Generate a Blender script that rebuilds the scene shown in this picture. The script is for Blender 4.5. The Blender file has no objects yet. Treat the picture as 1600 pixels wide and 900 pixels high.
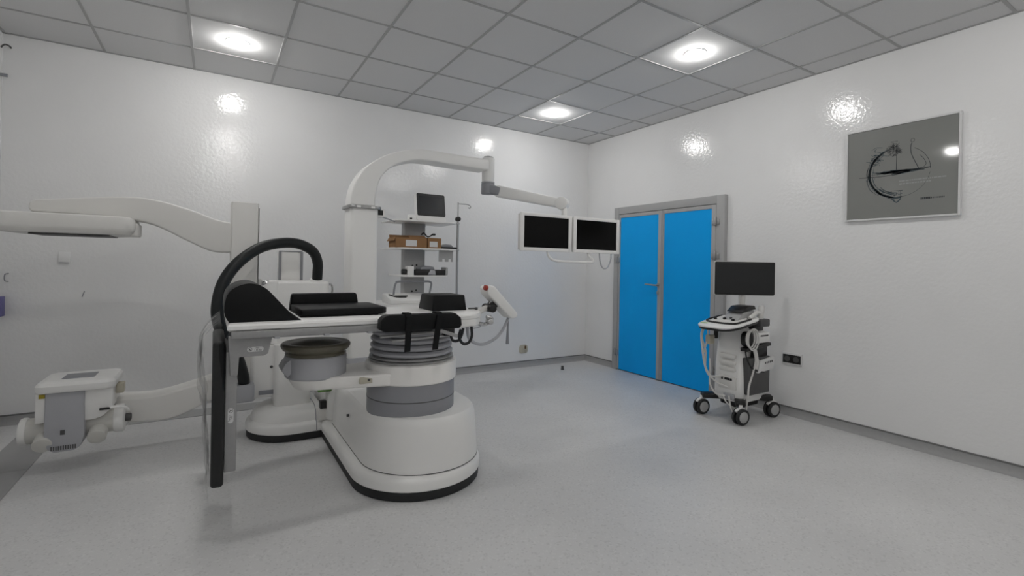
import bpy, bmesh, math, random
from mathutils import Vector, Matrix, noise
random.seed(7)
PI = math.pi
sc = bpy.context.scene
COL = sc.collection

# ------------------------------------------------------------------ camera
cam_d = bpy.data.cameras.new('camera')
cam = bpy.data.objects.new('camera', cam_d)
COL.objects.link(cam)
cam_d.sensor_width = 36.0
cam_d.lens = 756.0 / 1600.0 * 36.0
cam_d.shift_y = -(450.0 - 414.2) / 1600.0
cam_d.clip_start = 0.05
YAW, ROLL = 0.5521, 0.0183
fw = Vector((math.sin(YAW), math.cos(YAW), 0))
rt = Vector((math.cos(YAW), -math.sin(YAW), 0))
up = Vector((0, 0, 1))
R_ = rt * math.cos(ROLL) + up * math.sin(ROLL)
U_ = up * math.cos(ROLL) - rt * math.sin(ROLL)
m3 = Matrix((R_, U_, -fw)).transposed()
cam.matrix_world = Matrix.Translation((-4.305, -5.059, 1.266)) @ m3.to_4x4()
sc.camera = cam

# ------------------------------------------------------------------ world, exposure
world = bpy.data.worlds.new('world')
sc.world = world
world.use_nodes = True
world.node_tree.nodes['Background'].inputs[0].default_value = (0.5, 0.5, 0.5, 1)
world.node_tree.nodes['Background'].inputs[1].default_value = 0.2
sc.view_settings.view_transform = 'Standard'
sc.view_settings.look = 'None'
sc.view_settings.gamma = 1.0
sc.view_settings.use_curve_mapping = False
sc.view_settings.exposure = 0.10
sc.cycles.diffuse_bounces = 7
sc.cycles.max_bounces = 12
LAMP = 190.0            # emission of the ceiling lamp bulbs

# ------------------------------------------------------------------ materials
def srgb(v):
    return tuple((c / 12.92 if c <= 0.04045 else ((c + 0.055) / 1.055) ** 2.4) for c in v)
MATS = {}
def mat(name, col, rough=0.5, metal=0.0, spec=0.5, coat=0.0, noise_amt=0.0, nscale=40.0, bump=0.0, bscale=30.0, bdist=0.002):
    m = bpy.data.materials.new(name)
    m.use_nodes = True
    nt = m.node_tree
    b = nt.nodes['Principled BSDF']
    b.inputs['Base Color'].default_value = (*col, 1)
    b.inputs['Roughness'].default_value = rough
    b.inputs['Metallic'].default_value = metal
    b.inputs['Specular IOR Level'].default_value = spec
    b.inputs['Coat Weight'].default_value = coat
    b.inputs['Coat Roughness'].default_value = 0.06
    tc = nt.nodes.new('ShaderNodeTexCoord')
    if noise_amt > 0:
        n = nt.nodes.new('ShaderNodeTexNoise')
        n.inputs['Scale'].default_value = nscale
        n.inputs['Detail'].default_value = 4
        nt.links.new(tc.outputs['Object'], n.inputs['Vector'])
        mr = nt.nodes.new('ShaderNodeMapRange')
        mr.inputs[3].default_value = 1 - noise_amt
        mr.inputs[4].default_value = 1 + noise_amt
        nt.links.new(n.outputs['Fac'], mr.inputs[0])
        mx = nt.nodes.new('ShaderNodeVectorMath')
        mx.operation = 'SCALE'
        mx.inputs[0].default_value = col
        nt.links.new(mr.outputs[0], mx.inputs['Scale'])
        nt.links.new(mx.outputs[0], b.inputs['Base Color'])
    if bump > 0:
        n2 = nt.nodes.new('ShaderNodeTexNoise')
        n2.inputs['Scale'].default_value = bscale
        n2.inputs['Detail'].default_value = 3
        nt.links.new(tc.outputs['Object'], n2.inputs['Vector'])
        bp = nt.nodes.new('ShaderNodeBump')
        bp.inputs['Strength'].default_value = bump
        bp.inputs['Distance'].default_value = bdist
        nt.links.new(n2.outputs['Fac'], bp.inputs['Height'])
        nt.links.new(bp.outputs[0], b.inputs['Normal'])
    MATS[name] = m
    return m
def g(v):
    return (v, v, v)
WALL = mat('wall_gloss_paint', g(0.82), 0.13, spec=0.5, noise_amt=0.03, nscale=3, bump=0.55, bscale=38, bdist=0.003)
CEIL = mat('ceiling_tile', g(0.70), 0.85, spec=0.2, noise_amt=0.05, nscale=120)
GRID = mat('ceiling_grid', g(0.40), 0.45, spec=0.4)
SKIRT = mat('skirting_vinyl', g(0.36), 0.5, noise_amt=0.08, nscale=60)
CAP = mat('skirting_cap', g(0.16), 0.5)
WHITE = mat('white_plastic', (0.84, 0.835, 0.82), 0.38, noise_amt=0.015, nscale=6)
WHITE2 = mat('warm_white_plastic', (0.73, 0.72, 0.695), 0.42, noise_amt=0.02, nscale=6)
COLLAR = mat('bright_white_plastic', (0.90, 0.885, 0.86), 0.38)
LGREY = mat('light_grey_plastic', (0.42, 0.425, 0.45), 0.45, noise_amt=0.03, nscale=20)
MGREY = mat('mid_grey_plastic', (0.27, 0.275, 0.295), 0.45, noise_amt=0.03, nscale=20)
DGREY = mat('dark_grey_plastic', g(0.075), 0.5, noise_amt=0.05, nscale=40)
PAD = mat('black_vinyl_pad', (0.0045, 0.005, 0.0055), 0.45, spec=0.2, bump=0.1, bscale=250, bdist=0.0006)
BLACK = mat('black_plastic', g(0.008), 0.4)
RUBBER = mat('black_rubber', (0.011, 0.012, 0.013), 0.55)
HOSE = mat('black_hose', (0.008, 0.010, 0.011), 0.5, spec=0.35, bump=0.1, bscale=150, bdist=0.001)
SCREEN = mat('screen_glass', g(0.002), 0.15, spec=0.14)
CHROME = mat('chrome', g(0.6), 0.2, metal=1.0)
STEEL = mat('brushed_steel', g(0.42), 0.38, metal=0.9, noise_amt=0.08, nscale=80)
RAILG = mat('satin_rail_metal', g(0.34), 0.4, metal=0.35, noise_amt=0.08, nscale=60)
WHITE_SHADED = mat('shaded_white_plastic', (0.63, 0.62, 0.585), 0.45)  # white plastic greyed: shading of barrels and foot caps put into the colour
ALU = mat('grey_painted_metal', g(0.40), 0.4, noise_amt=0.02, nscale=15)
BLUE = mat('blue_door_panel', (0.001, 0.385, 0.93), 0.45, spec=0.18, noise_amt=0.03, nscale=5)
CARD = mat('cardboard', (0.30, 0.17, 0.085), 0.85, spec=0.1, noise_amt=0.12, nscale=25)
PAPER = mat('white_label_paper', g(0.7), 0.7)
RED = mat('red_button', (0.33, 0.03, 0.015), 0.4)
GREEN = mat('green_cover', (0.11, 0.26, 0.05), 0.5)
YELLOW = mat('yellow_sticker', (0.38, 0.30, 0.02), 0.6)
CREAM = mat('cream_plastic', (0.50, 0.47, 0.38), 0.55)
BRASSY = mat('olive_membrane', (0.115, 0.105, 0.075), 0.35, noise_amt=0.15, nscale=18)
VIOLET = mat('violet_card', (0.16, 0.15, 0.34), 0.6)
TUBEW = mat('milky_tubing', (0.66, 0.65, 0.63), 0.3)
DUCT = mat('duct_cover_metal', g(0.36), 0.45, noise_amt=0.06, nscale=12)
PRINT = mat('picture_print', (0.195, 0.20, 0.188), 0.5, noise_amt=0.06, nscale=3, coat=1.0)
INK = mat('sketch_ink', (0.022, 0.026, 0.03), 0.7)
INKB = mat('sketch_ink_blue', (0.03, 0.052, 0.065), 0.7)
INKL = mat('sketch_ink_light', (0.27, 0.28, 0.27), 0.7)
FRAMEW = mat('picture_frame_white', g(0.68), 0.35)

def floor_mat():
    m = bpy.data.materials.new('speckled_vinyl')
    m.use_nodes = True
    nt = m.node_tree
    b = nt.nodes['Principled BSDF']
    b.inputs['Roughness'].default_value = 0.42
    b.inputs['Specular IOR Level'].default_value = 0.35
    tc = nt.nodes.new('ShaderNodeTexCoord')
    n1 = nt.nodes.new('ShaderNodeTexNoise')
    n1.inputs['Scale'].default_value = 1.6
    n1.inputs['Detail'].default_value = 5
    n2 = nt.nodes.new('ShaderNodeTexVoronoi')
    n2.inputs['Scale'].default_value = 110
    n3 = nt.nodes.new('ShaderNodeTexNoise')
    n3.inputs['Scale'].default_value = 90
    n3.inputs['Detail'].default_value = 3
    for n in (n1, n2, n3):
        nt.links.new(tc.outputs['Object'], n.inputs['Vector'])
    r = nt.nodes.new('ShaderNodeValToRGB')
    r.color_ramp.elements[0].position = 0.3
    r.color_ramp.elements[0].color = (0.60, 0.60, 0.60, 1)
    r.color_ramp.elements[1].position = 0.7
    r.color_ramp.elements[1].color = (0.67, 0.67, 0.67, 1)
    nt.links.new(n1.outputs['Fac'], r.inputs['Fac'])
    sp = nt.nodes.new('ShaderNodeSeparateColor')
    nt.links.new(n2.outputs['Color'], sp.inputs[0])
    r2 = nt.nodes.new('ShaderNodeValToRGB')
    r2.color_ramp.interpolation = 'CONSTANT'
    e = r2.color_ramp.elements
    e[0].position = 0.0
    e[0].color = (0.72, 0.72, 0.72, 1)
    e[1].position = 0.10
    e[1].color = (0.98, 0.98, 0.98, 1)
    e2 = e.new(0.9)
    e2.color = (1.14, 1.14, 1.14, 1)
    nt.links.new(sp.outputs[0], r2.inputs['Fac'])
    mx = nt.nodes.new('ShaderNodeMix')
    mx.data_type = 'RGBA'
    mx.blend_type = 'MULTIPLY'
    mx.inputs['Factor'].default_value = 0.38
    nt.links.new(r.outputs['Color'], mx.inputs['A'])
    nt.links.new(r2.outputs['Color'], mx.inputs['B'])
    nt.links.new(mx.outputs['Result'], b.inputs['Base Color'])
    mr = nt.nodes.new('ShaderNodeMapRange')
    mr.inputs[3].default_value = 0.36
    mr.inputs[4].default_value = 0.52
    nt.links.new(n1.outputs['Fac'], mr.inputs[0])
    nt.links.new(mr.outputs[0], b.inputs['Roughness'])
    return m
FLOOR = floor_mat()

def film_mat():
    m = bpy.data.materials.new('clear_plastic_film')
    m.use_nodes = True
    nt = m.node_tree
    nt.nodes.remove(nt.nodes['Principled BSDF'])
    out = nt.nodes['Material Output']
    tr = nt.nodes.new('ShaderNodeBsdfTransparent')
    tr.inputs[0].default_value = (0.985, 0.985, 0.985, 1)
    gl = nt.nodes.new('ShaderNodeBsdfGlossy')
    gl.inputs[0].default_value = (0.9, 0.9, 0.9, 1)
    gl.inputs['Roughness'].default_value = 0.18
    df = nt.nodes.new('ShaderNodeBsdfDiffuse')
    df.inputs[0].default_value = (0.92, 0.92, 0.92, 1)
    a = nt.nodes.new('ShaderNodeMixShader')
    a.inputs[0].default_value = 0.6
    nt.links.new(gl.outputs[0], a.inputs[1])
    nt.links.new(df.outputs[0], a.inputs[2])
    mix = nt.nodes.new('ShaderNodeMixShader')
    lw = nt.nodes.new('ShaderNodeFresnel')
    lw.inputs['IOR'].default_value = 1.45
    mr = nt.nodes.new('ShaderNodeMapRange')
    mr.inputs[3].default_value = 0.025
    mr.inputs[4].default_value = 0.2
    nt.links.new(lw.outputs[0], mr.inputs[0])
    nt.links.new(mr.outputs[0], mix.inputs[0])
    nt.links.new(tr.outputs[0], mix.inputs[1])
    nt.links.new(a.outputs[0], mix.inputs[2])
    nt.links.new(mix.outputs[0], out.inputs[0])
    return m
FILM = film_mat()

def emit_mat(name, col, s):
    m = bpy.data.materials.new(name)
    m.use_nodes = True
    b = m.node_tree.nodes['Principled BSDF']
    b.inputs['Base Color'].default_value = (*col, 1)
    b.inputs['Emission Color'].default_value = (*col, 1)
    b.inputs['Emission Strength'].default_value = s
    return m
BULB = emit_mat('lit_bulb', (1.0, 0.985, 0.96), LAMP)

# ------------------------------------------------------------------ mesh helpers
def mark(o, label=None, cat=None, group=None, kind=None):
    if label: o['label'] = label
    if cat: o['category'] = cat
    if group: o['group'] = group
    if kind: o['kind'] = kind
    return o
def empty(name, loc, label=None, cat=None, group=None, kind=None):
    o = bpy.data.objects.new(name, None)
    COL.objects.link(o)
    o.location = loc
    o.empty_display_size = 0.1
    return mark(o, label, cat, group, kind)
def wloc(o):
    v = Vector((0, 0, 0))
    while o is not None:
        v += o.location
        o = o.parent
    return v
def cat_rom(pts, n=6, closed=False):
    P = [Vector(p) for p in pts]
    out = []
    N = len(P)
    for i in range(N if closed else N - 1):
        if closed:
            p0, p1, p2, p3 = P[i - 1], P[i], P[(i + 1) % N], P[(i + 2) % N]
        else:
            p1, p2 = P[i], P[i + 1]
            p0 = P[i - 1] if i > 0 else p1 * 2 - p2
            p3 = P[i + 2] if i + 2 < N else p2 * 2 - p1
        for k in range(n):
            t = k / n
            out.append(0.5 * ((2 * p1) + (p2 - p0) * t + (2 * p0 - 5 * p1 + 4 * p2 - p3) * t * t + (3 * p1 - p0 - 3 * p2 + p3) * t ** 3))
    if not closed:
        out.append(P[-1])
    return out
def arc2(cx, cy, r, a0, a1, n=16):
    return [(cx + r * math.cos(a0 + (a1 - a0) * i / n), cy + r * math.sin(a0 + (a1 - a0) * i / n)) for i in range(n + 1)]
def rrect2(x0, x1, y0, y1, r, n=5):
    r = min(r, (x1 - x0) / 2 - 1e-4, (y1 - y0) / 2 - 1e-4)
    return (arc2(x1 - r, y1 - r, r, 0, PI / 2, n) + arc2(x0 + r, y1 - r, r, PI / 2, PI, n) +
            arc2(x0 + r, y0 + r, r, PI, 1.5 * PI, n) + arc2(x1 - r, y0 + r, r, 1.5 * PI, 2 * PI, n))

class MB:
    def __init__(s):
        s.bm = bmesh.new()
    def _bev(s, faces, w, seg):
        if w <= 0: return
        ed = set()
        for f in faces:
            for e in f.edges: ed.add(e)
        ed = [e for e in ed if len(e.link_faces) == 2 and e.calc_face_angle(0) > 0.6]
        bmesh.ops.bevel(s.bm, geom=ed, offset=w, segments=seg, profile=0.5, affect='EDGES', clamp_overlap=True)
    def box(s, x0, x1, y0, y1, z0, z1, bev=0.0, seg=2, M=None):
        t = bmesh.new()
        vs = [t.verts.new((x, y, z)) for x in (x0, x1) for y in (y0, y1) for z in (z0, z1)]
        for f in ((0, 1, 3, 2), (4, 6, 7, 5), (0, 4, 5, 1), (2, 3, 7, 6), (0, 2, 6, 4), (1, 5, 7, 3)):
            t.faces.new([vs[i] for i in f])
        return s._merge(t, bev, seg, M)
    def _merge(s, t, bev=0, seg=2, M=None):
        bmesh.ops.recalc_face_normals(t, faces=t.faces)
        if bev > 0:
            ed = [e for e in t.edges if len(e.link_faces) == 2 and e.calc_face_angle(0) > 0.6]
            bmesh.ops.bevel(t, geom=ed, offset=bev, segments=seg, profile=0.5, affect='EDGES', clamp_overlap=True)
        if M is not None:
            bmesh.ops.transform(t, matrix=M, verts=t.verts)
        me = bpy.data.meshes.new('tmp')
        t.to_mesh(me)
        t.free()
        s.bm.from_mesh(me)
        bpy.data.meshes.remove(me)
        return s
    def prism(s, pts, axis, lo, hi, bev=0.0, seg=2, M=None, top=None):
        # pts 2D: axis z -> (x,y); axis y -> (x,z); axis x -> (y,z). top: optional 2D outline at hi
        def P(p, h):
            if axis == 'z': return (p[0], p[1], h)
            if axis == 'y': return (p[0], h, p[1])
            return (h, p[0], p[1])
        q = []
        for i, p in enumerate(pts):
            if not q or (Vector(p[:2]) - Vector(pts[q[-1]][:2])).length > 1e-5: q.append(i)
        if (Vector(pts[q[0]][:2]) - Vector(pts[q[-1]][:2])).length < 1e-5: q.pop()
        t = bmesh.new()
        a = [t.verts.new(P(pts[i], lo)) for i in q]
        b = [t.verts.new(P((top or pts)[i], hi)) for i in q]
        n = len(q)
        t.faces.new(a[::-1])
        t.faces.new(b)
        for i in range(n):
            t.faces.new((a[i], a[(i + 1) % n], b[(i + 1) % n], b[i]))
        return s._merge(t, bev, seg, M)
    def rings(s, rings, closed_ends=True, M=None):
        # rings: list of equal length 3D outlines lofted together
        t = bmesh.new()
        R = [[t.verts.new(p) for p in r] for r in rings]
        n = len(R[0])
        for a, b in zip(R, R[1:]):
            for i in range(n):
                t.faces.new((a[i], a[(i + 1) % n], b[(i + 1) % n], b[i]))
        if closed_ends:
            t.faces.new(R[0][::-1])
            t.faces.new(R[-1])
        return s._merge(t, 0, 1, M)
    def lathe(s, prof, c=(0, 0, 0), axis=(0, 0, 1), seg=32):
        t = bmesh.new()
        R = []
        for r, z in prof:
            r = max(r, 1e-5)
            R.append([t.verts.new((r * math.cos(2 * PI * i / seg), r * math.sin(2 * PI * i / seg), z)) for i in range(seg)])
        for a, b in zip(R, R[1:]):
            for i in range(seg):
                t.faces.new((a[i], a[(i + 1) % seg], b[(i + 1) % seg], b[i]))
        t.faces.new(R[0][::-1])
        t.faces.new(R[-1])
        M = Matrix.Translation(c) @ Vector((0, 0, 1)).rotation_difference(Vector(axis).normalized()).to_matrix().to_4x4()
        return s._merge(t, 0, 1, M)
    def cyl(s, p0, p1, r, seg=24, bev=0.0):
        p0, p1 = Vector(p0), Vector(p1)
        L = (p1 - p0).length
        b = min(bev, r * 0.9, L * 0.45)
        pr = [(r, 0), (r, L)] if b <= 0 else [(r - b, 0), (r - b * 0.3, b * 0.3), (r, b), (r, L - b), (r - b * 0.3, L - b * 0.3), (r - b, L)]
        return s.lathe(pr, p0, p1 - p0, seg)
    def tube(s, pts, r, seg=10, smooth=0):
        P = cat_rom(pts, smooth) if smooth else [Vector(p) for p in pts]
        t = bmesh.new()
        prevn = None
        R = []
        for i, p in enumerate(P):
            d = (P[min(i + 1, len(P) - 1)] - P[max(i - 1, 0)]).normalized()
            if prevn is None:
                a = Vector((0, 0, 1)) if abs(d.z) < 0.9 else Vector((1, 0, 0))
                nn = d.cross(a).normalized()
            else:
                nn = (prevn - d * prevn.dot(d)).normalized()
            prevn = nn
            bb = d.cross(nn)
            rr = r[i] if isinstance(r, (list, tuple)) else r
            R.append([t.verts.new(p + (nn * math.cos(2 * PI * k / seg) + bb * math.sin(2 * PI * k / seg)) * rr) for k in range(seg)])
        for a, b in zip(R, R[1:]):
            for k in range(seg):
                t.faces.new((a[k], a[(k + 1) % seg], b[(k + 1) % seg], b[k]))
        t.faces.new(R[0][::-1])
        t.faces.new(R[-1])
        return s._merge(t)
    def beam(s, p0, p1, w0, h0, w1, h1, bev=0.01):
        # rectangular tapered beam between two points, height measured along z
        p0, p1 = Vector(p0), Vector(p1)
        d = (p1 - p0).normalized()
        side = d.cross(Vector((0, 0, 1))).normalized()
        u = side.cross(d).normalized()
        t = bmesh.new()
        A = [t.verts.new(p0 + side * w0 * a + u * h0 * b) for a, b in ((-.5, -.5), (.5, -.5), (.5, .5), (-.5, .5))]
        B = [t.verts.new(p1 + side * w1 * a + u * h1 * b) for a, b in ((-.5, -.5), (.5, -.5), (.5, .5), (-.5, .5))]
        t.faces.new(A[::-1])
        t.faces.new(B)
        for i in range(4):
            t.faces.new((A[i], A[(i + 1) % 4], B[(i + 1) % 4], B[i]))
        return s._merge(t, bev, 3)
    def obj(s, name, m, parent=None, loc=None, **kw):
        me = bpy.data.meshes.new(name)
        s.bm.to_mesh(me)
        s.bm.free()
        return place(name, me, m, parent, loc, **kw)
def place(name, me, m, parent=None, loc=None, label=None, cat=None, group=None, kind=None, flat=False):
    if m is not None and not me.materials: me.materials.append(m)
    if not flat and not me.get('shaded'):
        for p in me.polygons: p.use_smooth = True
        me.set_sharp_from_angle(angle=math.radians(32))
        me['shaded'] = 1
    o = bpy.data.objects.new(name, me)
    COL.objects.link(o)
    if parent is not None:
        o.parent = parent
        if loc is None:
            o.location = -wloc(parent)       # vertices given in world coordinates
        else:
            o.location = Vector(loc) - wloc(parent)
    elif loc is not None:
        o.location = loc
    return mark(o, label, cat, group, kind)
def rebase(o):
    # put a one-mesh thing's origin at the middle of its base
    me = o.data
    xs = [v.co.x for v in me.vertices]; ys = [v.co.y for v in me.vertices]; zs = [v.co.z for v in me.vertices]
    c = Vector(((min(xs) + max(xs)) / 2, (min(ys) + max(ys)) / 2, min(zs)))
    me.transform(Matrix.Translation(-c))
    o.location = o.location + c
    return o
def text(name, body, size, M, m, parent=None, extrude=0.0004):
    cu = bpy.data.curves.new(name, 'FONT')
    cu.body = body
    cu.size = size
    cu.extrude = extrude
    cu.align_x = 'CENTER'
    cu.align_y = 'CENTER'
    t = bpy.data.objects.new(name, cu)
    COL.objects.link(t)
    dg = bpy.context.evaluated_depsgraph_get()
    me = bpy.data.meshes.new_from_object(t.evaluated_get(dg))
    bpy.data.objects.remove(t)
    bpy.data.curves.remove(cu)
    me.transform(M)
    me.materials.clear()
    return place(name, me, m, parent, flat=True)
def plane_M(origin, right, upv):
    right = Vector(right).normalized(); upv = Vector(upv).normalized()
    n = right.cross(upv)
    return Matrix.Translation(origin) @ Matrix((right, upv, n)).transposed().to_4x4()

# ------------------------------------------------------------------ room shell
H = 2.923
XL, YF = -5.665, -7.1
MB().box(XL - 0.1, 0.1, YF - 0.1, 0.1, -0.1, 0.0).obj('floor', FLOOR, kind='structure')
MB().box(XL - 0.1, 0.1, 0.0, 0.12, 0.0, H + 0.12).obj('wall_back', WALL, kind='structure')
MB().box(0.0, 0.12, YF, 0.0, 0.0, H + 0.12).obj('wall_right', WALL, kind='structure')
MB().box(XL - 0.12, XL, YF, 0.0, 0.0, H + 0.12).obj('wall_left', WALL, kind='structure')
MB().box(XL - 0.12, 0.12, YF - 0.12, YF, 0.0, H + 0.12).obj('wall_front', WALL, kind='structure')
ceil = MB().box(XL, 0.0, YF, 0.0, H + 0.03, H + 0.1).obj('ceiling', CEIL, kind='structure')
# suspended tiles and runners
WX, WY, T = 0.276, 0.511, 0.6
xs = [0.0] + [-(WX + T * i) for i in range(9)] + [XL]
ys = [0.0] + [-(WY + T * j) for j in range(11)] + [YF]
tile_cache = {}
for i in range(len(xs) - 1):
    for j in range(len(ys) - 1):
        w = round(xs[i] - xs[i + 1], 3); d = round(ys[j] - ys[j + 1], 3)
        if w < 0.03 or d < 0.03: continue
        k = (w, d)
        if k not in tile_cache:
            b = MB().box(-w / 2 + 0.004, w / 2 - 0.004, -d / 2 + 0.004, d / 2 - 0.004, 0, 0.016)
            me = bpy.data.meshes.new('ceiling_tile')
            b.bm.to_mesh(me); b.bm.free()
            tile_cache[k] = me
        place('ceiling_tile', tile_cache[k], CEIL, ceil, ((xs[i] + xs[i + 1]) / 2, (ys[j] + ys[j + 1]) / 2, H), flat=True)
for x in xs[1:-1]:
    MB().box(x - 0.009, x + 0.009, YF, 0.0, H - 0.005, H + 0.01).obj('grid_runner', GRID, ceil, flat=True)
for y in ys[1:-1]:
    MB().box(XL, 0.0, y - 0.009, y + 0.009, H - 0.0045, H + 0.0095).obj('grid_runner', GRID, ceil, flat=True)
for (x0, x1, y0, y1) in ((XL, 0, -0.02, 0), (-0.02, 0, YF, 0), (XL, XL + 0.02, YF, 0), (XL, 0, YF, YF + 0.02)):
    MB().box(x0, x1, y0, y1, H - 0.004, H + 0.008).obj('wall_angle', GRID, ceil, flat=True)

# coved skirting
def skirting(name, pts_fn, L0, L1):
    pr = [(0.0, 0.0), (0.035, 0.0), (0.022, 0.006), (0.012, 0.018), (0.008, 0.035), (0.007, 0.066), (0.0, 0.068)]
    b = MB()
    b.rings([[pts_fn(L0, p) for p in pr], [pts_fn(L1, p) for p in pr]])
    o = b.obj(name, SKIRT, kind='structure')
    pc = [(0.0, 0.066), (0.010, 0.066), (0.010, 0.073), (0.0, 0.076)]
    b = MB()
    b.rings([[pts_fn(L0, p) for p in pc], [pts_fn(L1, p) for p in pc]])
    b.obj('skirting_cap', CAP, o)
skirting('baseboard_back', lambda l, p: (l, -p[0], p[1]), XL, 0.0)
skirting('baseboard_right', lambda l, p: (-p[0], l, p[1]), -2.13, YF)
skirting('baseboard_corner', lambda l, p: (-p[0], l, p[1]), -0.555, 0.0)
skirting('baseboard_left', lambda l, p: (XL + p[0], l, p[1]), YF, 0.0)

# floor duct cover (L shaped strip of metal plates let into the floor)
dc = empty('trim_1', (-5.0, -0.33, 0), 'grey metal cable duct cover strip let into the floor', None, kind='structure')
del dc['label']
for k in range(3):
    MB().box(-5.46 + k * 0.62, -5.46 + (k + 1) * 0.62 - 0.004, -0.42, -0.21, 0.0, 0.004).obj('duct_plate', DUCT, dc)
for k in range(7):
    MB().box(-5.46, -5.225, -0.424 - (k + 1) * 0.7 + 0.004, -0.424 - k * 0.7, 0.0, 0.004).obj('duct_plate', DUCT, dc)

# ------------------------------------------------------------------ double door in the right wall
dr = empty('door_1', (-0.02, -1.34, 0), kind='structure')
DY0, DY1, DZ = -0.572, -2.11, 2.0
b = MB()
b.box(-0.05, -0.001, DY0 - 0.075, DY0, 0.0, DZ, 0.004)
b.box(-0.05, -0.001, DY1, DY1 + 0.095, 0.0, DZ, 0.004)
b.box(-0.05, -0.001, DY1 + 0.095, DY0 - 0.075, DZ - 0.085, DZ, 0.004)
b.obj('door_frame', ALU, dr)
MB().box(-0.010, -0.001, DY1 + 0.05, DY0 - 0.05, 0.0, DZ - 0.05).obj('frame_rebate', MATS['mid_grey_plastic'], dr)
leaves = [(-0.652, -1.325), (-1.331, -2.01)]
for li, (ya, yb) in enumerate(leaves):
    leaf = MB()
    sw = 0.05
    leaf.box(-0.045, -0.012, ya - sw * 0.5, ya, 0.012, 1.91, 0.002)
    leaf.box(-0.045, -0.012, yb, yb + sw + 0.0, 0.012, 1.91, 0.002)
    leaf.box(-0.045, -0.012, yb + sw, ya - sw * 0.5, 1.91 - 0.04, 1.91, 0.002)
    leaf = leaf.obj('leaf_frame', ALU, dr)
    if li == 1:
        MB().box(-0.0385, -0.014, yb + sw, ya - 0.027, 0.012, 1.872).obj('blue_panel', BLUE, leaf)
    else:
        MB().box(-0.0385, -0.014, yb + sw, ya - 0.027, 0.012, 1.872).obj('blue_panel', BLUE, leaf)
    b = MB()
    yy = ya if li == 0 else yb
    b.box(-0.054, -0.046, yb, yb + 0.018, 0.012, 1.9, 0.002) if li == 0 else b.box(-0.054, -0.046, ya - 0.01, ya, 0.012, 1.9, 0.002)
    b.obj('meeting_strip', MATS['light_grey_plastic'], leaf)
# hinges
for (y, zs_) in ((-0.632, (1.80, 1.36, 0.22)), (-2.012, (1.74, 1.40, 0.24))):
    for z in zs_:
        h = MB().cyl((-0.062, y, z - 0.045), (-0.062, y, z + 0.045), 0.013, 14, 0.003)
        h.box(-0.058, -0.046, y - 0.045, y + 0.045, z - 0.035, z + 0.02, 0.003)
        h.obj('hinge', STEEL, dr)
# lever handle with rose and lock
hd = MB().cyl((-0.046, -1.297, 1.07), (-0.056, -1.297, 1.07), 0.026, 20, 0.003)
hd.tube([(-0.05, -1.297, 1.07), (-0.088, -1.297, 1.07), (-0.1, -1.28, 1.07), (-0.1, -1.24, 1.072), (-0.096, -1.14, 1.076)], 0.0095, 10, 4)
hd.obj('door_handle', STEEL, dr)
lk = MB().cyl((-0.046, -1.297, 0.985), (-0.056, -1.297, 0.985), 0.025, 20, 0.003)
lk.box(-0.061, -0.054, -1.301, -1.293, 0.975, 0.995, 0.002)
lk.obj('lock', STEEL, dr)

# ------------------------------------------------------------------ ceiling lamps (light of the room)
LAMPS = [(-4.176, -0.811), (-1.176, -0.811), (-1.176, -2.611), (-4.176, -2.611), (-4.176, -4.411), (-1.176, -4.411), (-4.176, -6.211), (-1.176, -6.211)]
lamp_labels = {(-4.176, -0.811): 'round lit ceiling lamp above the swivel arm of the scanner',
               (-1.176, -0.811): 'round lit ceiling lamp above the two monitors near the room corner',
               (-1.176, -2.611): 'round lit ceiling lamp above the ultrasound cart'}
for k, (x, y) in enumerate(LAMPS):
    t = empty('ceiling_lamp', (x, y, H), lamp_labels.get((x, y), 'round lit ceiling lamp outside the view'), 'lamp', 'ceiling lamps')
    if k > 2: t['label'] = 'round lit ceiling lamp over the front half of the room'
    if k == 3: t['label'] = 'round lit ceiling lamp above the end of the treatment table'
    MB().lathe([(0.058, 0.0), (0.080, 0.0), (0.082, -0.002), (0.080, -0.004), (0.062, -0.005), (0.058, -0.004)], (x, y, H), (0, 0, 1), 36).obj('trim_ring', WHITE, t)
    MB().lathe([(0.056, 0.0), (0.055, -0.012), (0.048, -0.024), (0.032, -0.033), (0.012, -0.038), (0.0, -0.0385)], (x, y, H), (0, 0, 1), 28).obj('bulb', BULB, t)

# ------------------------------------------------------------------ treatment table on its plinth
TC = (-3.285, -2.27)                     # axis of the lifting column
tt = empty('treatment_table', (TC[0], TC[1], 0), 'white treatment table on a round bellows column and wide curved plinth with black kick strip', 'treatment table')
def base_outline(e):
    # T-shaped footprint: long arm with a round front end, lobe to the left; e = outward offset
    p = []
    p += [(-3.63 - e, -1.385 - e)]
    p += arc2(-3.245, -2.265, 0.385 + e, PI, 2 * PI, 28)
    p += arc2(-2.98, -0.92, 0.12 + e, 0, PI / 2, 6)
    p += arc2(-3.80, -1.09, 0.295 + e, PI / 2, 1.5 * PI, 20)
    return p
def loft_outline(levels):
    return [[(x, y, z) for x, y in base_outline(e)] for e, z in levels]
MB().rings(loft_outline([(-0.012, 0.0), (-0.006, 0.004), (-0.004, 0.048), (-0.006, 0.054)])).obj('kick_strip', RUBBER, tt)
MB().rings(loft_outline([(-0.004, 0.052), (0.0, 0.057), (0.001, 0.092), (-0.003, 0.106), (-0.012, 0.118), (-0.024, 0.124), (-0.04, 0.126)])).obj('plinth', WHITE, tt)
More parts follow.
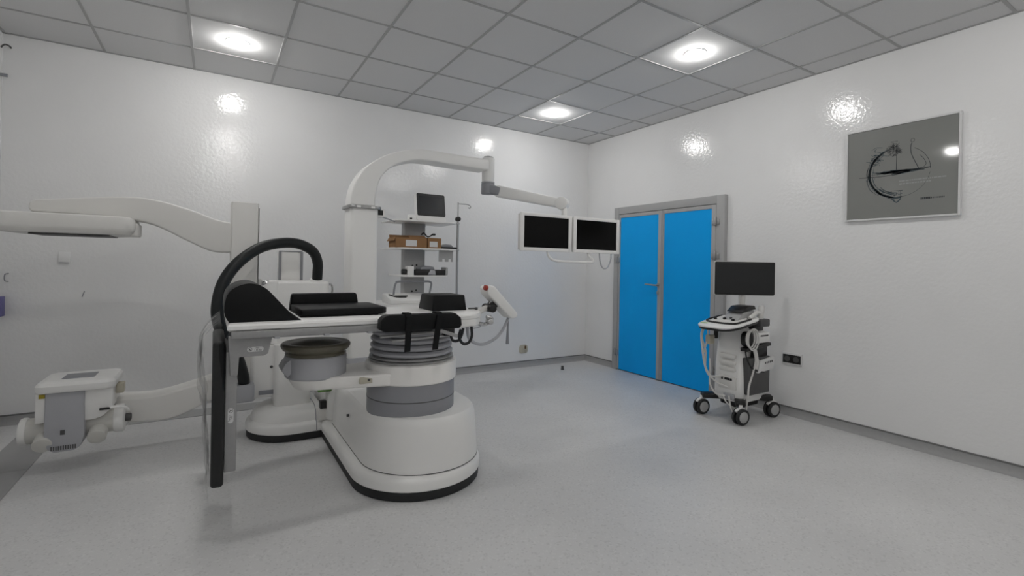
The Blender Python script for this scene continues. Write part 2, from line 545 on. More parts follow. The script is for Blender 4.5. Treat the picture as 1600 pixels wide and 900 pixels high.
# housing of the long arm, slightly tapered with a rounded top edge
def stadium(cx, cy, r, yb, n=28):
    return arc2(cx, cy, r, PI, 2 * PI, n) + [(cx + r, yb), (cx - r, yb)]
lv = [(0.352, 0.122), (0.352, 0.13), (0.340, 0.30), (0.332, 0.375), (0.325, 0.398), (0.311, 0.414), (0.29, 0.42)]
MB().rings([[(x, y, z) for x, y in stadium(-3.225, -2.265, r, -1.50 + (0.352 - r))] for r, z in lv]).obj('housing', WHITE, tt)
MB().rings([[(x, y, z) for x, y in stadium(-3.225, -2.265, r, -1.50)] for r, z in ((0.350, 0.124), (0.3535, 0.1255), (0.3535, 0.1295), (0.350, 0.131))]).obj('housing_seam', DGREY, tt)
MB().cyl((-3.5785, -1.93, 0.30), (-3.566, -1.93, 0.30), 0.009, 12).obj('screw_cover', DGREY, tt)
# rear body
MB().prism(rrect2(-3.60, -2.90, -1.46, -0.85, 0.06), 'z', 0.12, 0.36, 0.03, 3).obj('rear_housing', WHITE, tt)
# lobe cover under the scanner pillar
lob = []
for e, z in ((-0.03, 0.122), (-0.035, 0.15), (-0.055, 0.185), (-0.09, 0.21), (-0.13, 0.218)):
    r = 0.295 + e
    lob.append([(x, y, z) for x, y in arc2(-3.80, -1.09, r, PI / 2, 1.5 * PI, 20) + [(-3.62, -1.09 - r), (-3.62, -1.09 + r)]])
MB().rings(lob).obj('lobe_cover', WHITE, tt)
MB().prism([(-1.3868, 0.06), (-1.3875, 0.09), (-1.384, 0.107), (-1.372, 0.1205), (-1.3572, 0.1265), (-1.352, 0.15), (-1.332, 0.1865), (-1.2965, 0.2115), (-1.256, 0.2195), (-1.10, 0.2195), (-1.10, 0.06)], 'x', -3.663, -3.658).obj('cover_seam', MGREY, tt)
# connectors on the plinth
cn = MB().box(-3.655, -3.575, -1.40, -1.33, 0.127, 0.21, 0.006).obj('connector_block', WHITE2, tt)
MB().box(-3.642, -3.585, -1.405, -1.35, 0.2095, 0.265, 0.004).obj('connector_plug', BLACK, cn)
MB().box(-3.665, -3.575, -1.45, -1.36, 0.342, 0.366, 0.004).obj('green_cover', GREEN, tt)

# lifting column
MB().cyl((TC[0], TC[1], 0.405), (TC[0], TC[1], 0.592), 0.256, 56, 0.003).obj('column', MGREY, tt)
MB().lathe([(0.2565, 0.0), (0.2575, 0.001), (0.2575, 0.004), (0.2565, 0.005)], (TC[0], TC[1], 0.492), (0, 0, 1), 56).obj('column_seam', DGREY, tt)
col = MB().lathe([(0.245, 0.588), (0.262, 0.590), (0.266, 0.596), (0.268, 0.68), (0.264, 0.694), (0.252, 0.70), (0.20, 0.70)], (TC[0], TC[1], 0), (0, 0, 1), 56).obj('collar', COLLAR, tt)
# bellows: separate folds
for k, (z, r, h) in enumerate(((0.700, 0.250, 0.014), (0.716, 0.246, 0.014), (0.733, 0.243, 0.034), (0.769, 0.240, 0.036), (0.808, 0.238, 0.036), (0.847, 0.236, 0.036))):
    pr = [(r - 0.03, 0), (r - 0.01, h * 0.1), (r, h * 0.35), (r, h * 0.65), (r - 0.01, h * 0.9), (r - 0.03, h)]
    MB().lathe(pr, (TC[0], TC[1], z), (0, 0, 1), 56).obj('bellows_fold', LGREY if k > 1 else ALU, tt)
MB().cyl((TC[0], TC[1], 0.70), (TC[0], TC[1], 0.90), 0.205, 40).obj('bellows_core', DGREY, tt)

# therapy head on its bracket
HC = (-3.825, -2.27)
hull = arc2(HC[0], HC[1], 0.150, PI / 2 + 0.22, 1.5 * PI - 0.22, 20) + [(-3.42, -2.47), (-3.42, -2.07)]
low = [(x + (0.045 if x < -3.6 else 0), HC[1] + (y - HC[1]) * (0.72 if x < -3.6 else 1.0)) for x, y in hull]
br = MB().prism(low, 'z', 0.588, 0.662, 0.014, 3, top=hull).obj('head_bracket', COLLAR, tt)
pl = MB().box(-3.634, -3.566, -2.444, -2.425, 0.615, 0.652, 0.003).obj('key_plate', CREAM, br)
MB().cyl((-3.585, -2.446, 0.634), (-3.585, -2.440, 0.634), 0.007, 12).obj('keyhole', DGREY, tt)
th = MB().lathe([(0.10, 0.648), (0.148, 0.650), (0.155, 0.658), (0.156, 0.675), (0.157, 0.762), (0.150, 0.768), (0.10, 0.768)], (HC[0], HC[1], 0), (0, 0, 1), 48).obj('therapy_head', LGREY, tt)
MB().lathe([(0.120, 0.767), (0.152, 0.767), (0.155, 0.775), (0.150, 0.785), (0.166, 0.795), (0.176, 0.812), (0.176, 0.824), (0.168, 0.832), (0.150, 0.833), (0.12, 0.826)], (HC[0], HC[1], 0), (0, 0, 1), 48).obj('membrane_rim', BRASSY, th)
MB().lathe([(0.150, 0.826), (0.10, 0.838), (0.05, 0.845), (0.0, 0.847)], (HC[0], HC[1], 0), (0, 0, 1), 40).obj('membrane', BRASSY, th)
lt = MB().prism([(-4.005, 0.705), (-3.985, 0.74), (-3.955, 0.765), (-3.95, 0.69), (-3.975, 0.665)], 'y', -2.35, -2.20, 0.008, 2)
lt.obj('side_latch', LGREY, th)

# tabletop and rails
def tabletop(e, x1=-2.875):
    return (arc2(x1 - 0.20 + e, -2.27 , 0.001, 0, 0, 1)[:0] +
            [(-4.25 - e, -2.57 - e), (-3.16, -2.57 - e)] + [(x, y) for x, y in cat_rom([Vector((-3.10, -2.57 - e)), Vector((-3.0, -2.545 - e)), Vector((-2.92 + e, -2.46)), Vector((-2.875 + e, -2.36)), Vector((-2.865 + e, -2.27)), Vector((-2.875 + e, -2.18)), Vector((-2.92 + e, -2.08)), Vector((-3.0, -1.995 + e)), Vector((-3.10, -1.97 + e))], 4)] +
            [(-4.25 - e, -1.97 + e)])
lev = [(-0.03, 0.944), (-0.008, 0.946), (0.0, 0.952), (0.0, 0.968), (-0.006, 0.977), (-0.018, 0.9815)]
MB().rings([[(x, y, z) for x, y in tabletop(e)] for e, z in lev]).obj('tabletop', WHITE, tt)
MB().box(-4.20, -3.17, -2.48, -2.06, 0.895, 0.946, 0.01).obj('table_frame', LGREY, tt)
for y0, y1 in ((-2.582, -2.562), (-1.978, -1.958)):
    rl = MB().box(-4.235, -3.20, y0, y1, 0.914, 0.945, 0.003).obj('side_rail', RAILG, tt)
    for x in (-4.05, -3.83, -3.62, -3.40):
        MB().box(x - 0.012, x + 0.012, y0 + 0.001 if y0 < -2.2 else y0 - 0.02, y1 + 0.03 if y0 < -2.2 else y1 - 0.001, 0.905, 0.94, 0.002).obj('rail_spacer', LGREY, rl)
# right end block of the table
MB().prism([(-3.165, -2.567), (-3.10, -2.567), (-3.0, -2.541), (-2.923, -2.458), (-2.879, -2.36), (-2.869, -2.27), (-2.879, -2.18), (-2.923, -2.082), (-3.0, -1.999), (-3.10, -1.973), (-3.165, -1.973)], 'z', 0.903, 0.953, 0.008, 3).obj('end_block', WHITE, tt)
# bars and clamp under the arm pad
b = MB()
b.tube([(-3.56, -2.55, 0.878), (-3.16, -2.55, 0.888)], 0.008, 10)
b.tube([(-3.50, -2.555, 0.852), (-3.14, -2.555, 0.866)], 0.008, 10)
b.beam((-3.30, -2.57, 0.92), (-3.13, -2.58, 0.86), 0.012, 0.02, 0.012, 0.02, 0.002)
b.obj('linkage_bars', STEEL, tt)
MB().box(-3.205, -3.145, -2.575, -2.53, 0.862, 0.905, 0.004).obj('rail_clamp', BLACK, tt)
b = MB()
b.tube([(-3.165, -2.56, 0.87), (-3.15, -2.56, 0.835), (-3.115, -2.56, 0.832), (-3.095, -2.56, 0.86), (-3.085, -2.56, 0.90)], 0.008, 8, 5)
b.tube([(-3.10, -2.56, 0.895), (-3.11, -2.56, 0.85), (-3.085, -2.56, 0.812), (-3.05, -2.56, 0.815), (-3.03, -2.56, 0.85), (-3.028, -2.55, 0.905)], 0.0085, 8, 5)
b.obj('cable_loop', RUBBER, tt)
b = MB().tube([(-3.05, -2.50, 0.90), (-3.0, -2.48, 0.885), (-2.93, -2.46, 0.885), (-2.90, -2.44, 0.905)], 0.003, 6, 4)
b.obj('thin_wire', LGREY, tt)
# chrome clamp at the table end
b = MB()
b.tube([(-2.95, -2.47, 0.912), (-2.885, -2.45, 0.90), (-2.84, -2.44, 0.915), (-2.835, -2.44, 0.935), (-2.87, -2.44, 0.945)], 0.012, 8, 4)
b.cyl((-2.85, -2.47, 0.915), (-2.85, -2.42, 0.915), 0.018, 14, 0.003)
b.obj('end_clamp', CHROME, tt)
b = MB().tube([(-2.955, -2.36, 0.9915), (-2.92, -2.36, 0.9915), (-2.895, -2.36, 0.989)], 0.005, 8)
b.cyl((-2.90, -2.36, 0.982), (-2.90, -2.36, 0.998), 0.010, 12, 0.002)
b.obj('latch_pin', DGREY, tt)

# bracket plate with load label at the left end
bk = MB().prism([(-4.245, 0.92), (-4.062, 0.92), (-4.082, 0.83), (-4.10, 0.822), (-4.20, 0.822), (-4.205, 0.74), (-4.235, 0.74)], 'y', -2.53, -2.50, 0.004, 2).obj('end_bracket', RAILG, tt)
def load_label(M, parent):
    p = MB().prism(rrect2(-0.034, 0.034, -0.0115, 0.0115, 0.0112, 6), 'z', 0, 0.0008, M=M).obj('load_label', PAPER, parent, label='small white rounded load label')
    b = MB()
    n = 24
    for k in range(n):
        a0, a1 = 2 * PI * k / n, 2 * PI * (k + 1) / n
        b.prism([(-0.022 + r * math.cos(a), r * math.sin(a)) for r, a in ((0.0092, a0), (0.0092, a1), (0.0078, a1), (0.0078, a0))], 'z', 0.0008, 0.0012, M=M)
    b.prism([(-0.0262, -0.001), (-0.0235, 0.0045), (-0.021, 0.0035), (-0.022, -0.001), (-0.0175, -0.004), (-0.0188, -0.0062), (-0.0245, -0.0035)], 'z', 0.0008, 0.0012, M=M)
    b.obj('pictogram', BLACK, tt)
    text('label_text', 'max.', 0.0085, M @ Matrix.Translation((0.009, 0.0055, 0.001)), BLACK, tt)
    text('label_text', '135 kg', 0.0115, M @ Matrix.Translation((0.010, -0.0045, 0.001)), BLACK, tt)
load_label(plane_M((-4.135, -2.531, 0.855), (1, 0, 0), (0, 0, 1)), bk)

# leg section folded down at the left end
lg = MB().box(-4.252, -4.205, -2.50, -2.04, 0.293, 0.845, 0.004).obj('leg_section', RAILG, tt)
MB().box(-4.305, -4.253, -2.52, -2.02, 0.235, 0.895, 0.016, 3).obj('leg_cushion', PAD, lg)
load_label(plane_M((-4.229, -2.501, 0.552), (0, 0, -1), (1, 0, 0)), lg)
for y in (-2.47, -2.07):
    MB().beam((-4.23, y, 0.84), (-4.20, y, 0.905), 0.02, 0.03, 0.02, 0.03, 0.003).obj('hinge_arm', STEEL, tt)

# ------------------------------------------------------------------ cushions on the table
Zt = 0.9815
prof = cat_rom([Vector((-4.243, 0.0)), Vector((-4.262, 0.045)), Vector((-4.252, 0.125)), Vector((-4.212, 0.165)), Vector((-4.155, 0.178)), Vector((-4.097, 0.155)), Vector((-4.041, 0.095)), Vector((-3.985, 0.032)), Vector((-3.955, 0.008)), Vector((-3.94, 0.0))], 5)
o = MB().prism([(p.x, Zt + max(p.y, 0.0)) for p in prof], 'y', -2.535, -2.06, 0.008, 2).obj('head_bolster', PAD)
rebase(mark(o, 'tall black wedge bolster with a rounded back at the end of the treatment table', 'cushion'))
o = MB().box(-3.93, -3.535, -2.43, -2.08, Zt, Zt + 0.008, 0.002).obj('thin_mat', PAD)
rebase(mark(o, 'thin black mat lying under the flat black cushion', 'mat'))
o = MB().prism([(-3.93, -2.44), (-3.505, -2.44), (-3.488, -2.42), (-3.488, -2.09), (-3.505, -2.07), (-3.93, -2.07)], 'z', Zt + 0.0085, Zt + 0.042, 0.008, 3).obj('flat_cushion', PAD)
rebase(mark(o, 'long flat black cushion lying in the middle of the treatment table', 'cushion'))
o = MB().prism([(-3.935, Zt), (-3.545, Zt), (-3.56, Zt + 0.092), (-3.57, Zt + 0.098), (-3.915, Zt + 0.098), (-3.925, Zt + 0.092)], 'y', -2.055, -2.0, 0.008, 3).obj('side_cushion', PAD)
rebase(mark(o, 'black cushion board standing upright along the far edge of the table', 'cushion'))
b0 = [(-3.195, -2.365), (-2.968, -2.365), (-2.968, -2.13), (-3.195, -2.13)]
b1 = [(-3.182, -2.352), (-2.978, -2.352), (-2.978, -2.143), (-3.182, -2.143)]
o = MB().prism(b0, 'z', Zt, Zt + 0.095, 0.007, 3, top=b1).obj('block_cushion', PAD)
rebase(mark(o, 'black block cushion with sloped sides near the control panel', 'cushion'))
ap = empty('arm_pad', (-3.36, -2.62, 0.91), 'long black padded arm rest with two straps on the near side rail', 'cushion')
MB().prism([(-3.588, 0.925), (-3.588, 0.975), (-3.57, 0.995), (-3.545, 1.0), (-3.18, 1.0), (-3.145, 0.972), (-3.14, 0.93), (-3.155, 0.915), (-3.565, 0.915)], 'y', -2.66, -2.588, 0.008, 3).obj('pad', PAD, ap)
for x, xb in ((-3.445, -3.452), (-3.275, -3.30)):
    pts = [(-2.583, 0.92), (-2.583, 0.99), (-2.60, 1.006), (-2.648, 1.006), (-2.666, 0.99), (-2.667, 0.92), (-2.664, 0.81)]
    b = MB()
    rings = []
    for k, (y, z) in enumerate(pts):
        dx = (xb - x) * max(0, (k - 4)) / 2
        d = Vector(pts[min(k + 1, 6)]) - Vector(pts[max(k - 1, 0)])
        nrm = Vector((-d.y, d.x)).normalized() * 0.0022
        rings.append([(x - 0.016 + dx, y - nrm.x, z - nrm.y), (x + 0.016 + dx, y - nrm.x, z - nrm.y), (x + 0.016 + dx, y + nrm.x, z + nrm.y), (x - 0.016 + dx, y + nrm.x, z + nrm.y)])
    b.rings(rings).obj('strap', PAD, ap)

# clear film left over the end of the table and the folded leg section
def film_sheet():
    path = [(-4.274, 0.986), (-4.284, 0.980), (-4.31, 0.955), (-4.345, 0.90), (-4.352, 0.82), (-4.345, 0.72), (-4.330, 0.60), (-4.324, 0.48), (-4.320, 0.38), (-4.316, 0.30), (-4.312, 0.22), (-4.31, 0.17)]
    path = cat_rom([Vector(p) for p in path], 5)
    ny = 36
    verts, faces = [], []
    for i, p in enumerate(path):
        for j in range(ny + 1):
            t = j / ny
            y = -2.585 + t * 0.60
            a = min(1, i / 9)
            x = p.x + a * (0.018 * noise.noise((p.y * 5, y * 16, 1.0)) + 0.010 * noise.noise((p.y * 17, y * 40, 3.0))) - 0.004 * a
            # near hem is folded round the plate
            fold = max(0, 1 - j / 6)
            x += fold ** 2 * 0.085 * min(1, i / 21)
            yy = y - (0.012 * math.sin(fold * PI)) * a + a * 0.008 * noise.noise((p.y * 9, y * 7, 5.0))
            if i < 5:
                yy = y * 1.0
            z = p.y + 0.004 * noise.noise((p.x * 30, y * 30, 2.0)) * (1 if i < 14 else 2)
            verts.append((x, yy, max(z, 0.012)))
    for i in range(len(path) - 1):
        for j in range(ny):
            a = i * (ny + 1) + j
            faces.append((a, a + 1, a + ny + 2, a + ny + 1))
    me = bpy.data.meshes.new('plastic_film')
    me.from_pydata(verts, [], faces)
    return me
# ------------------------------------------------------------------ X-ray scanner arm on the left
ca = empty('x_ray_scanner', (-3.80, -1.09, 0.22), 'white swivel arm X-ray scanner with flat detector above and tube unit below', 'X-ray scanner')
MB().prism(rrect2(-3.925, -3.675, -1.235, -0.98, 0.05), 'z', 0.215, 0.66, 0.008, 2).obj('pillar', WHITE, ca)
cb = MB().prism(rrect2(-4.035, -3.54, -1.16, -0.84, 0.06), 'z', 0.64, 1.115, 0.02, 3).obj('carriage', WHITE, ca)
MB().cyl((-3.955, -1.12, 0.66), (-3.955, -1.12, 1.117), 0.065, 32, 0.012).obj('pivot_cylinder', WHITE, ca)
lb = MB().prism(rrect2(-4.075, -3.91, -1.18, -0.90, 0.03), 'z', 0.285, 0.66, 0.012, 3).obj('lower_carriage', WHITE, ca)
MB().box(-4.02, -3.925, -1.1835, -1.179, 0.305, 0.335, 0.001).obj('recess', MGREY, lb)
MB().cyl((-3.94, -1.185, 0.50), (-3.94, -1.178, 0.50), 0.01, 12).obj('screw_cover', DGREY, lb)
sl = MB().prism(rrect2(-4.207, -4.035, -1.16, -0.94, 0.015), 'z', 0.27, 1.675, 0.006, 2).obj('vertical_beam', WHITE2, ca)
MB().box(-4.0365, -4.0325, -1.158, -1.12, 0.30, 1.64).obj('edge_strip', DGREY, sl)
MB().box(-4.04, -4.005, -1.155, -1.06, 1.07, 1.13, 0.006).obj('hinge_block', WHITE2, ca)
MB().cyl((-4.01, -1.155, 1.105), (-3.965, -1.165, 1.105), 0.018, 16, 0.004).obj('chrome_knob', CHROME, ca)
b = MB().tube([(-3.545, -1.10, 1.09), (-3.52, -1.10, 1.085), (-3.512, -1.10, 1.05), (-3.52, -1.10, 1.0), (-3.545, -1.10, 0.99)], 0.008, 8, 4)
b.obj('carriage_handle', CHROME, ca)
rc = MB().box(-3.87, -3.70, -0.86, -0.72, 1.08, 1.345, 0.004).obj('rear_cabinet', WHITE, ca)
for x in (-3.873, -3.715):
    MB().box(x, x + 0.02, -0.868, -0.859, 1.1, 1.34, 0.002).obj('cabinet_edge', MGREY, rc)
MB().box(-3.70, -3.87, -0.866, -0.859, 1.338, 1.346).obj('cabinet_edge', MGREY, rc)
# upper arm
topc = cat_rom([Vector(p) for p in ((-5.212, 1.602), (-5.0, 1.632), (-4.773, 1.657), (-4.62, 1.647), (-4.44, 1.598), (-4.30, 1.545), (-4.203, 1.525))], 6)
botc = cat_rom([Vector(p) for p in ((-4.203, 1.317), (-4.323, 1.325), (-4.473, 1.397), (-4.617, 1.475), (-4.737, 1.508), (-5.0, 1.525), (-5.225, 1.528))], 6)
MB().prism([(p.x, p.y) for p in topc] + [(p.x, p.y) for p in botc] + [(-5.24, 1.55), (-5.235, 1.585)], 'y', -1.155, -0.945, 0.03, 4).obj('upper_arm', WHITE2, ca)
# detector
dt = MB().rings([[(x, y, z) for x, y in rrect2(-5.375 + i, -4.735 - i, -1.30 + i, -0.86 - i, max(0.09 - i, 0.02), 6)] for i, z in ((0.09, 1.402), (0.03, 1.408), (0.006, 1.43), (0.0, 1.448), (0.0, 1.495), (0.006, 1.512), (0.025, 1.52))]).obj('detector', WHITE2, ca)
MB().prism(rrect2(-5.22, -4.85, -1.24, -0.93, 0.02), 'z', 1.3965, 1.4025, 0.002).obj('detector_window', DGREY, dt)
MB().prism(rrect2(-4.79, -4.722, -1.16, -0.95, 0.02), 'z', 1.405, 1.49, 0.012, 3).obj('detector_hub', WHITE2, dt)
# lower arm
topc = cat_rom([Vector(p) for p in ((-4.92, 0.385), (-4.80, 0.375), (-4.653, 0.366), (-4.512, 0.388), (-4.328, 0.44), (-4.20, 0.50))], 6)
botc = cat_rom([Vector(p) for p in ((-4.20, 0.335), (-4.326, 0.288), (-4.44, 0.235), (-4.545, 0.205), (-4.66, 0.205), (-4.80, 0.222), (-4.92, 0.23))], 6)
MB().prism([(p.x, p.y) for p in topc] + [(p.x, p.y) for p in botc], 'y', -1.15, -0.95, 0.03, 4).obj('lower_arm', WHITE2, ca)
# tube unit
tu = MB().prism([(-5.115, 0.49), (-4.945, 0.49), (-4.94, 0.22), (-4.955, 0.16), (-4.985, 0.135), (-5.075, 0.135), (-5.105, 0.16), (-5.12, 0.22)], 'y', -1.315, -1.0, 0.008, 2).obj('tube_unit', LGREY, ca)
lid = MB().rings([[(x, y, z) for x, y in rrect2(-5.165 + i, -4.80 - i, -1.335 + i, -0.98 - i, max(0.05 - i, 0.012), 5)] for i, z in ((0.03, 0.478), (0.006, 0.484), (0.0, 0.497), (0.0, 0.522), (0.012, 0.538), (0.04, 0.545))]).obj('lid', WHITE, tu)
MB().box(-5.06, -4.91, -1.25, -1.10, 0.5435, 0.547, 0.001).obj('lid_window', MGREY, tu)
MB().prism(rrect2(-5.162, -5.112, -1.30, -1.02, 0.01), 'z', 0.31, 0.482, 0.006, 2).obj('side_cover', WHITE, tu)
MB().prism([(-4.948, 0.482), (-4.815, 0.482), (-4.815, 0.36), (-4.86, 0.315), (-4.90, 0.30), (-4.948, 0.30)], 'y', -1.30, -1.02, 0.006, 2).obj('side_cover', WHITE, tu)
MB().box(-5.145, -5.118, -1.304, -1.299, 0.452, 0.475, 0.001).obj('warning_sticker', YELLOW, tu)
MB().box(-4.815, -4.775, -1.20, -1.12, 0.42, 0.48, 0.006).obj('terminal_box', CREAM, tu)
MB().box(-5.047, -5.027, -1.3185, -1.314, 0.235, 0.262, 0.001).obj('inset', DGREY, tu)
for k in range(11):
    MB().box(-5.087 + k * 0.0105, -5.082 + k * 0.0105, -1.3175, -1.314, 0.148, 0.172).obj('vent_slot', DGREY, tu)
MB().cyl((-5.215, -1.19, 0.245), (-5.115, -1.19, 0.245), 0.074, 32, 0.006).obj('tube_barrel', WHITE_SHADED, tu)
MB().cyl((-5.245, -1.19, 0.245), (-5.208, -1.19, 0.245), 0.08, 32, 0.012).obj('barrel_cap', WHITE, tu)
MB().cyl((-4.945, -1.19, 0.265), (-4.81, -1.19, 0.265), 0.078, 32, 0.006).obj('tube_barrel', WHITE_SHADED, tu)
MB().cyl((-4.82, -1.19, 0.265), (-4.765, -1.19, 0.265), 0.086, 32, 0.014).obj('barrel_cap', WHITE, tu)
MB().cyl((-4.768, -1.19, 0.262), (-4.735, -1.19, 0.262), 0.024, 16, 0.006).obj('cable_gland', DGREY, tu)
for x, z in ((-5.125, 0.195), (-4.885, 0.205)):
    MB().cyl((x, -1.21, z + 0.03), (x, -1.315, z - 0.012), 0.046, 28, 0.006).obj('foot_cap', WHITE_SHADED, tu)
MB().box(-4.875, -4.825, -1.315, -1.295, 0.352, 0.364, 0.003).obj('lever', BLACK, tu)
MB().tube([(-4.83, -1.30, 0.36), (-4.79, -1.30, 0.362), (-4.755, -1.29, 0.35), (-4.742, -1.27, 0.325)], 0.009, 8, 5).obj('lever_grip', WHITE, tu)
# black hose loop from carriage back to its lower socket
hp = [(-3.628, -1.1, 1.10), (-3.628, -1.12, 1.18), (-3.632, -1.14, 1.26), (-3.676, -1.17, 1.345), (-3.783, -1.2, 1.394), (-3.908, -1.25, 1.392), (-4.041, -1.3, 1.35), (-4.169, -1.38, 1.248), (-4.248, -1.42, 1.125), (-4.280, -1.45, 0.983), (-4.272, -1.45, 0.861), (-4.223, -1.4, 0.727), (-4.159, -1.32, 0.6), (-4.12, -1.24, 0.46), (-4.112, -1.2, 0.39)]
MB().tube(hp, 0.037, 18, 8).obj('hose', HOSE, ca)
MB().cyl((-3.628, -1.10, 1.112), (-3.628, -1.105, 1.132), 0.05, 24, 0.004).obj('hose_socket', WHITE, ca)
MB().prism(rrect2(-4.18, -4.05, -1.27, -1.14, 0.02), 'z', 0.285, 0.405, 0.01, 2).obj('hose_socket', LGREY, ca)

# ------------------------------------------------------------------ monitor boom
mb = empty('monitor_boom', (-3.30, -1.1, 0.36), 'tall white boom column with arched arm and jointed spring arm', 'boom')
MB().prism(rrect2(-3.412, -3.192, -1.22, -0.99, 0.035), 'z', 0.36, 1.69, 0.004, 2).obj('boom_column', WHITE, mb)
MB().prism(rrect2(-3.418, -3.186, -1.226, -0.984, 0.037), 'z', 0.36, 0.52, 0.004, 2).obj('column_foot', LGREY, mb)
rg = MB().prism(rrect2(-3.432, -3.17, -1.24, -0.97, 0.05), 'z', 1.688, 1.712, 0.004, 2).obj('swivel_ring', STEEL, mb)
for x in (-3.37, -3.26):
    MB().box(x, x + 0.03, -1.2425, -1.239, 1.692, 1.708, 0.001).obj('ring_clip', WHITE, rg)
cl = MB().box(-3.192, -3.13, -1.18, -1.08, 1.635, 1.70, 0.006).obj('cable_clamp', WHITE, mb)
MB().box(-3.19, -3.148, -1.184, -1.179, 1.648, 1.688, 0.002).obj('clamp_insert', BLACK, cl)
MB().tube([(-3.13, -1.10, 1.642), (-3.05, -1.02, 1.635), (-2.97, -0.93, 1.625)], 0.006, 8, 4).obj('boom_cable', LGREY, mb)
out = cat_rom([Vector(p) for p in ((-3.412, 1.71), (-3.40, 1.82), (-3.363, 1.92), (-3.28, 2.035), (-3.125, 2.142), (-2.907, 2.215), (-2.75, 2.228), (-2.60, 2.226), (-2.19, 2.222))], 6)
inn = cat_rom([Vector(p) for p in ((-2.19, 2.125), (-2.60, 2.13), (-2.75, 2.135), (-2.905, 2.122), (-3.07, 2.056), (-3.175, 1.945), (-3.212, 1.80), (-3.215, 1.71))], 6)
MB().prism([(p.x, p.y) for p in out] + [(p.x, p.y) for p in inn], 'y', -1.20, -1.01, 0.022, 3).obj('arched_arm', WHITE, mb)
MB().cyl((-2.145, -1.10, 2.03), (-2.145, -1.10, 2.255), 0.058, 32, 0.004).obj('joint_post', WHITE, mb)
MB().lathe([(0.045, 0.0), (0.045, 0.012), (0.03, 0.016), (0.0, 0.016)], (-2.145, -1.10, 2.255), (0, 0, 1), 28).obj('joint_cap', ALU, mb)
MB().lathe([(0.06, 0.0), (0.062, 0.003), (0.062, 0.012), (0.06, 0.015)], (-2.145, -1.10, 2.02), (0, 0, 1), 32).obj('joint_ring', LGREY, mb)
# spring arm: swings from under the post towards the screens
A = Vector((-2.145, -1.10, 1.965)); B = Vector((-1.705, -1.66, 1.815))
d = (B - A).normalized()
kn = MB()
kn.cyl((-2.145, -1.10, 1.92), (-2.145, -1.10, 2.02), 0.062, 28, 0.006)
kn.beam(A + Vector((0, 0, 0.008)), A + d * 0.14 + Vector((0, 0, -0.002)), 0.10, 0.085, 0.10, 0.085, 0.02)
kn.obj('elbow', MGREY, mb)
MB().beam(A + d * 0.09, B, 0.085, 0.105, 0.075, 0.085, 0.018).obj('spring_arm', WHITE, mb)
side = d.cross(Vector((0, 0, 1))).normalized()
MB().cyl(B - side * 0.05, B + side * 0.05, 0.056, 28, 0.008).obj('wrist', WHITE, mb)
MB().cyl((-1.695, -1.68, 1.815), (-1.695, -1.68, 1.52), 0.024, 20, 0.003).obj('drop_post', WHITE, mb)
MB().box(-2.0, -1.32, -1.692, -1.668, 1.50, 1.58, 0.006).obj('screen_bracket', LGREY, mb)
b = MB()
b.tube([(-1.908, -1.73, 1.40), (-1.906, -1.745, 1.355), (-1.885, -1.75, 1.328), (-1.82, -1.755, 1.308), (-1.62, -1.755, 1.303), (-1.44, -1.755, 1.303), (-1.42, -1.755, 1.315), (-1.43, -1.752, 1.335), (-1.462, -1.75, 1.355), (-1.466, -1.73, 1.40)], 0.011, 10, 5)
b.obj('grab_handle', WHITE, mb)
b = MB().tube([(-1.33, -1.735, 1.39), (-1.325, -1.74, 1.32), (-1.30, -1.74, 1.265), (-1.265, -1.74, 1.248), (-1.225, -1.74, 1.27), (-1.19, -1.735, 1.33), (-1.182, -1.73, 1.385)], 0.006, 8, 5)
b.obj('screen_cable', LGREY, mb)
def flat_monitor(x0, x1, label):
    t = empty('flat_monitor', ((x0 + x1) / 2, -1.72, 1.385), label, 'monitor', 'monitors on the boom arm')
    z0, z1 = 1.385, 1.70
    MB().box(x0 + 0.01, x1 - 0.01, -1.752, -1.695, z0 + 0.006, z1 - 0.006, 0.012, 2).obj('monitor_case', WHITE2, t)
    fw_ = 0.034
    b = MB()
    b.box(x0, x0 + fw_, -1.764, -1.748, z0, z1, 0.004)
    b.box(x1 - fw_, x1, -1.764, -1.748, z0, z1, 0.004)
    b.box(x0 + fw_ - 0.003, x1 - fw_ + 0.003, -1.7635, -1.748, z0, z0 + 0.03, 0.003)
    b.box(x0 + fw_ - 0.003, x1 - fw_ + 0.003, -1.7635, -1.748, z1 - 0.027, z1, 0.003)
    b.obj('bezel', WHITE, t)
    MB().box(x0 + 0.03, x1 - 0.03, -1.757, -1.7515, z0 + 0.026, z1 - 0.024).obj('screen', SCREEN, t)
    return t
flat_monitor(-2.197, -1.672, 'wide white-framed black screen on the boom, the one farther from the blue door')
flat_monitor(-1.652, -1.112, 'wide white-framed black screen on the boom, the one nearer the blue door')

# film object
fo = place('plastic_film', film_sheet(), FILM, label='crumpled clear plastic film hanging over the left end of the table', cat='plastic film')
rebase(fo)

# ------------------------------------------------------------------ control panel at the table end
cp = empty('control_panel', (-2.72, -2.30, 0.98), 'tilted white control panel with red button at the end of the table', 'control panel')
MB().prism([(-2.822, 1.118), (-2.80, 1.135), (-2.765, 1.128), (-2.588, 0.95), (-2.585, 0.928), (-2.61, 0.912), (-2.64, 0.915), (-2.815, 1.078)], 'y', -2.355, -2.245, 0.012, 3).obj('panel_body', WHITE, cp)
Mp = plane_M((-2.822, -2.30, 1.098), (0, -1, 0), (0.35, 0, 1))
MB().cyl((-2.815, -2.345, 1.115), (-2.838, -2.345, 1.121), 0.017, 20, 0.004).obj('emergency_button', RED, cp)
kb = MB().cyl((-2.775, -2.36, 0.985), (-2.775, -2.24, 0.985), 0.026, 20, 0.005)
kb.beam((-2.775, -2.30, 0.985), (-2.715, -2.30, 1.035), 0.05, 0.04, 0.07, 0.06, 0.006)
kb.obj('tilt_joint', BLACK, cp)
